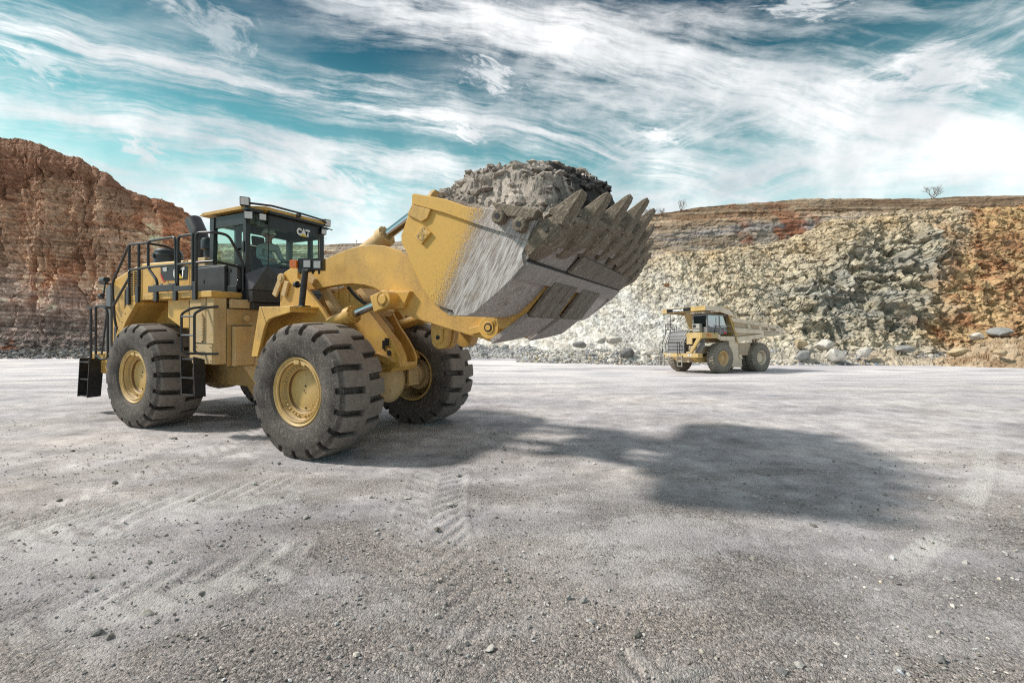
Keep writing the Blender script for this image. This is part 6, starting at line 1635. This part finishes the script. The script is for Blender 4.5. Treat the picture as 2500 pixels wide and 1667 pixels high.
# gentle large warp shared by the cirrus bands
warp = n.math('MULTIPLY', n.math('SUBTRACT', n.noise(1.6, 3, .5, vec=D), .5), .14)
warp2 = n.math('MULTIPLY', n.math('SUBTRACT', n.noise(7, 4, .55, vec=D), .5), .03)
wp = n.math('ADD', warp, warp2)
dens = None
def over(v):
    global dens
    dens = v if dens is None else n.math('ADD', dens, n.math('MULTIPLY', v, n.math('SUBTRACT', 1.0, dens)), True)
def band(p0, p1, half, soft, amp, ext, st, seed, lo=.40, hi=.68, wf=1.0, side=0.0):
    """band of cirrus along the great circle through two sky directions"""
    a, b = dirv(*p0), dirv(*p1); nn = a.cross(b).normalized(); mid = (a + b).normalized(); t = nn.cross(mid).normalized()
    if t.dot(b - a) < 0: t = -t
    c = n.math('ADD', dot(nn), n.math('MULTIPLY', wp, wf)); s = dot(t)
    m = n.ramp(n.math('ABSOLUTE', c), [(half * .3, 1), (half + soft, 0)], 'EASE')
    e = n.ramp(n.math('ABSOLUTE', s), [(ext * .7, 1), (ext * 1.2, 0)], 'EASE')
    # fibres follow the band, fanned a little, with a finer layer on top
    f1 = n.noise(1.0, 6, .58, vec=combine(n.math('MULTIPLY', s, st[0]), n.math('MULTIPLY', c, st[1]), seed), dist=.35)
    f2 = n.noise(1.0, 6, .68, vec=combine(n.math('ADD', n.math('MULTIPLY', s, st[0] * 3), n.math('MULTIPLY', c, st[1] * .35)), n.math('MULTIPLY', c, st[1] * 2.0), seed + 20), dist=.25)
    f3 = n.noise(16, 6, .7, vec=D, dist=.2)
    tex = n.math('ADD', n.math('ADD', n.math('MULTIPLY', f1, .50), n.math('MULTIPLY', f2, .38)), n.math('MULTIPLY', f3, .12))
    # inside the band the threshold drops, at its edge only the densest fibres remain
    tex = n.math('ADD', tex, n.math('MULTIPLY', n.math('SUBTRACT', m, 1.0), .20))
    tex = n.ramp(tex, [(lo, 0), (hi, 1)], 'EASE')
    over(n.math('MULTIPLY', n.math('MULTIPLY', m, e), n.math('MULTIPLY', tex, amp), True))
band((0, 75), (1500, 410), .016, .06, 1.0, .85, (3, 40), 1.3, .38, .60)
band((300, 90), (1350, 345), .02, .07, .6, .5, (3, 30), 5.1, .44, .68)
band((0, 20), (900, 260), .02, .07, .5, .45, (3, 26), 13.1, .44, .70)
band((980, 10), (2500, 420), .030, .075, 1.0, .95, (2.6, 24), 2.2, .36, .58)
band((1050, 70), (2300, 330), .04, .08, .9, .65, (2.6, 18), 14.2, .38, .60)
band((1500, 300), (2500, 400), .05, .09, .85, .6, (2.6, 16), 9.7, .38, .62)
band((1250, 20), (2500, 230), .02, .07, .55, .7, (3, 26), 15.4, .43, .68)
band((0, 260), (1300, 470), .016, .06, .85, .75, (3.4, 40), 3.4, .42, .64)
band((300, 300), (1400, 520), .03, .075, .95, .6, (3.2, 26), 4.9, .37, .60)
band((2500, 40), (1900, 240), .02, .07, .8, .5, (4, 26), 6.6, .41, .64)
band((2500, 340), (1500, 520), .04, .10, .95, .75, (3, 20), 7.7, .37, .60)
band((1250, 585), (0, 470), .07, .12, .85, .9, (3.5, 20), 8.8, .36, .6)
band((1500, 60), (2500, 20), .02, .06, .5, .5, (4, 26), 11.0, .43, .68)
hx = n.math('DIVIDE', sx.outputs[0], n.math('ADD', n.math('ABSOLUTE', dz), .12)); hy = n.math('DIVIDE', sx.outputs[1], n.math('ADD', n.math('ABSOLUTE', dz), .12))
wis = n.ramp(n.noise(1.0, 8, .62, vec=combine(n.math('ADD', n.math('MULTIPLY', hx, .8), n.math('MULTIPLY', hy, .5)), n.math('MULTIPLY', hy, 1.3), 3.0), dist=.4), [(.54, 0), (.84, .5)], 'EASE')
over(wis)
# small bright puffs
def puff(u, v, ru, seed, amp=.9, sq=1.0):
    c = dirv(u, v); r = ru / FPX
    rt = Vector((0, 1, 0)).cross(c).normalized() if False else c.cross(Vector((0, 0, 1))).normalized(); up = rt.cross(c).normalized()
    tl2 = R_(-18); ra = rt * math.cos(tl2) + up * math.sin(tl2); ub = up * math.cos(tl2) - rt * math.sin(tl2)
    a = n.math('MULTIPLY', dot(ra), 1 / r); b = n.math('MULTIPLY', dot(ub), sq / r)
    rr = n.math('SQRT', n.math('ADD', n.math('MULTIPLY', a, a), n.math('MULTIPLY', b, b)))
    t = n.noise(1.0, 7, .66, vec=combine(n.math('MULTIPLY', a, 1.7), n.math('MULTIPLY', b, 2.0), seed), dist=.5)
    f = n.math('SUBTRACT', n.math('ADD', 1.0, n.math('MULTIPLY', n.math('SUBTRACT', t, .5), 3.4)), rr)
    fr = n.math('GREATER_THAN', dot(c), .5)
    over(n.math('MULTIPLY', n.math('MULTIPLY', n.ramp(f, [(.10, 0), (.85, 1)], 'EASE'), amp), fr))
puff(1200, 190, 70, 1.0, .95, 1.9); puff(1150, 325, 50, 2.0, .9, 1.8); puff(2275, 190, 120, 3.0, 1.0, 2.2); puff(800, 452, 170, 4.0, .9, 2.6); puff(350, 367, 46, 5.0, .8, 1.6)
puff(1610, 330, 52, 6.0, .8, 2.4); puff(95, 155, 50, 7.0, .6, 1.8); puff(1960, 12, 85, 8.0, .8, 3.2); puff(520, 60, 80, 12.0, .5, 1.3)
# milky towards the horizon
hz = n.ramp(dz, [(.0, .97), (.14, .88), (.24, .48), (.36, .10), (.5, 0)], 'EASE')
hzn = n.math('MULTIPLY', hz, n.math('ADD', .55, n.math('MULTIPLY', n.noise(1.0, 6, .6, vec=combine(n.math('MULTIPLY', hx, .35), n.math('MULTIPLY', hy, 1.0), 9.0), dist=.3), .9)), True)
over(hzn)
tint = n.ramp(dz, [(.0, (.58, 1.25, .98)), (.26, (.34, 1.08, .68)), (.40, (.23, .66, .46)), (.54, (.135, .30, .265)), (.85, (.135, .28, .265))])
# bright cloud above the view, unseen, added as fill for the shadows
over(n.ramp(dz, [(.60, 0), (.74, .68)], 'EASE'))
blue = n.mix(1.0, sky.outputs[0], tint, 'MULTIPLY')
thick = n.ramp(n.noise(6, 5, .6, vec=D), [(.33, (3.5, 3.8, 4.0)), (.5, (4.7, 4.85, 4.95)), (.66, (6.2, 6.2, 6.2))])
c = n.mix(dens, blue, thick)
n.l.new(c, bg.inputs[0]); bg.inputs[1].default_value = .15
vs_ = scene.view_settings; vs_.view_transform = 'Standard'; vs_.look = 'None'; vs_.exposure = 0.32; vs_.gamma = 1.0
scene.cycles.max_bounces = 6; scene.cycles.diffuse_bounces = 3; scene.cycles.transparent_max_bounces = 12
scene.cycles.sample_clamp_indirect = 4.0; scene.cycles.use_denoising = False; scene.cycles.pixel_filter_type = 'BLACKMAN_HARRIS'; scene.cycles.filter_width = 1.15
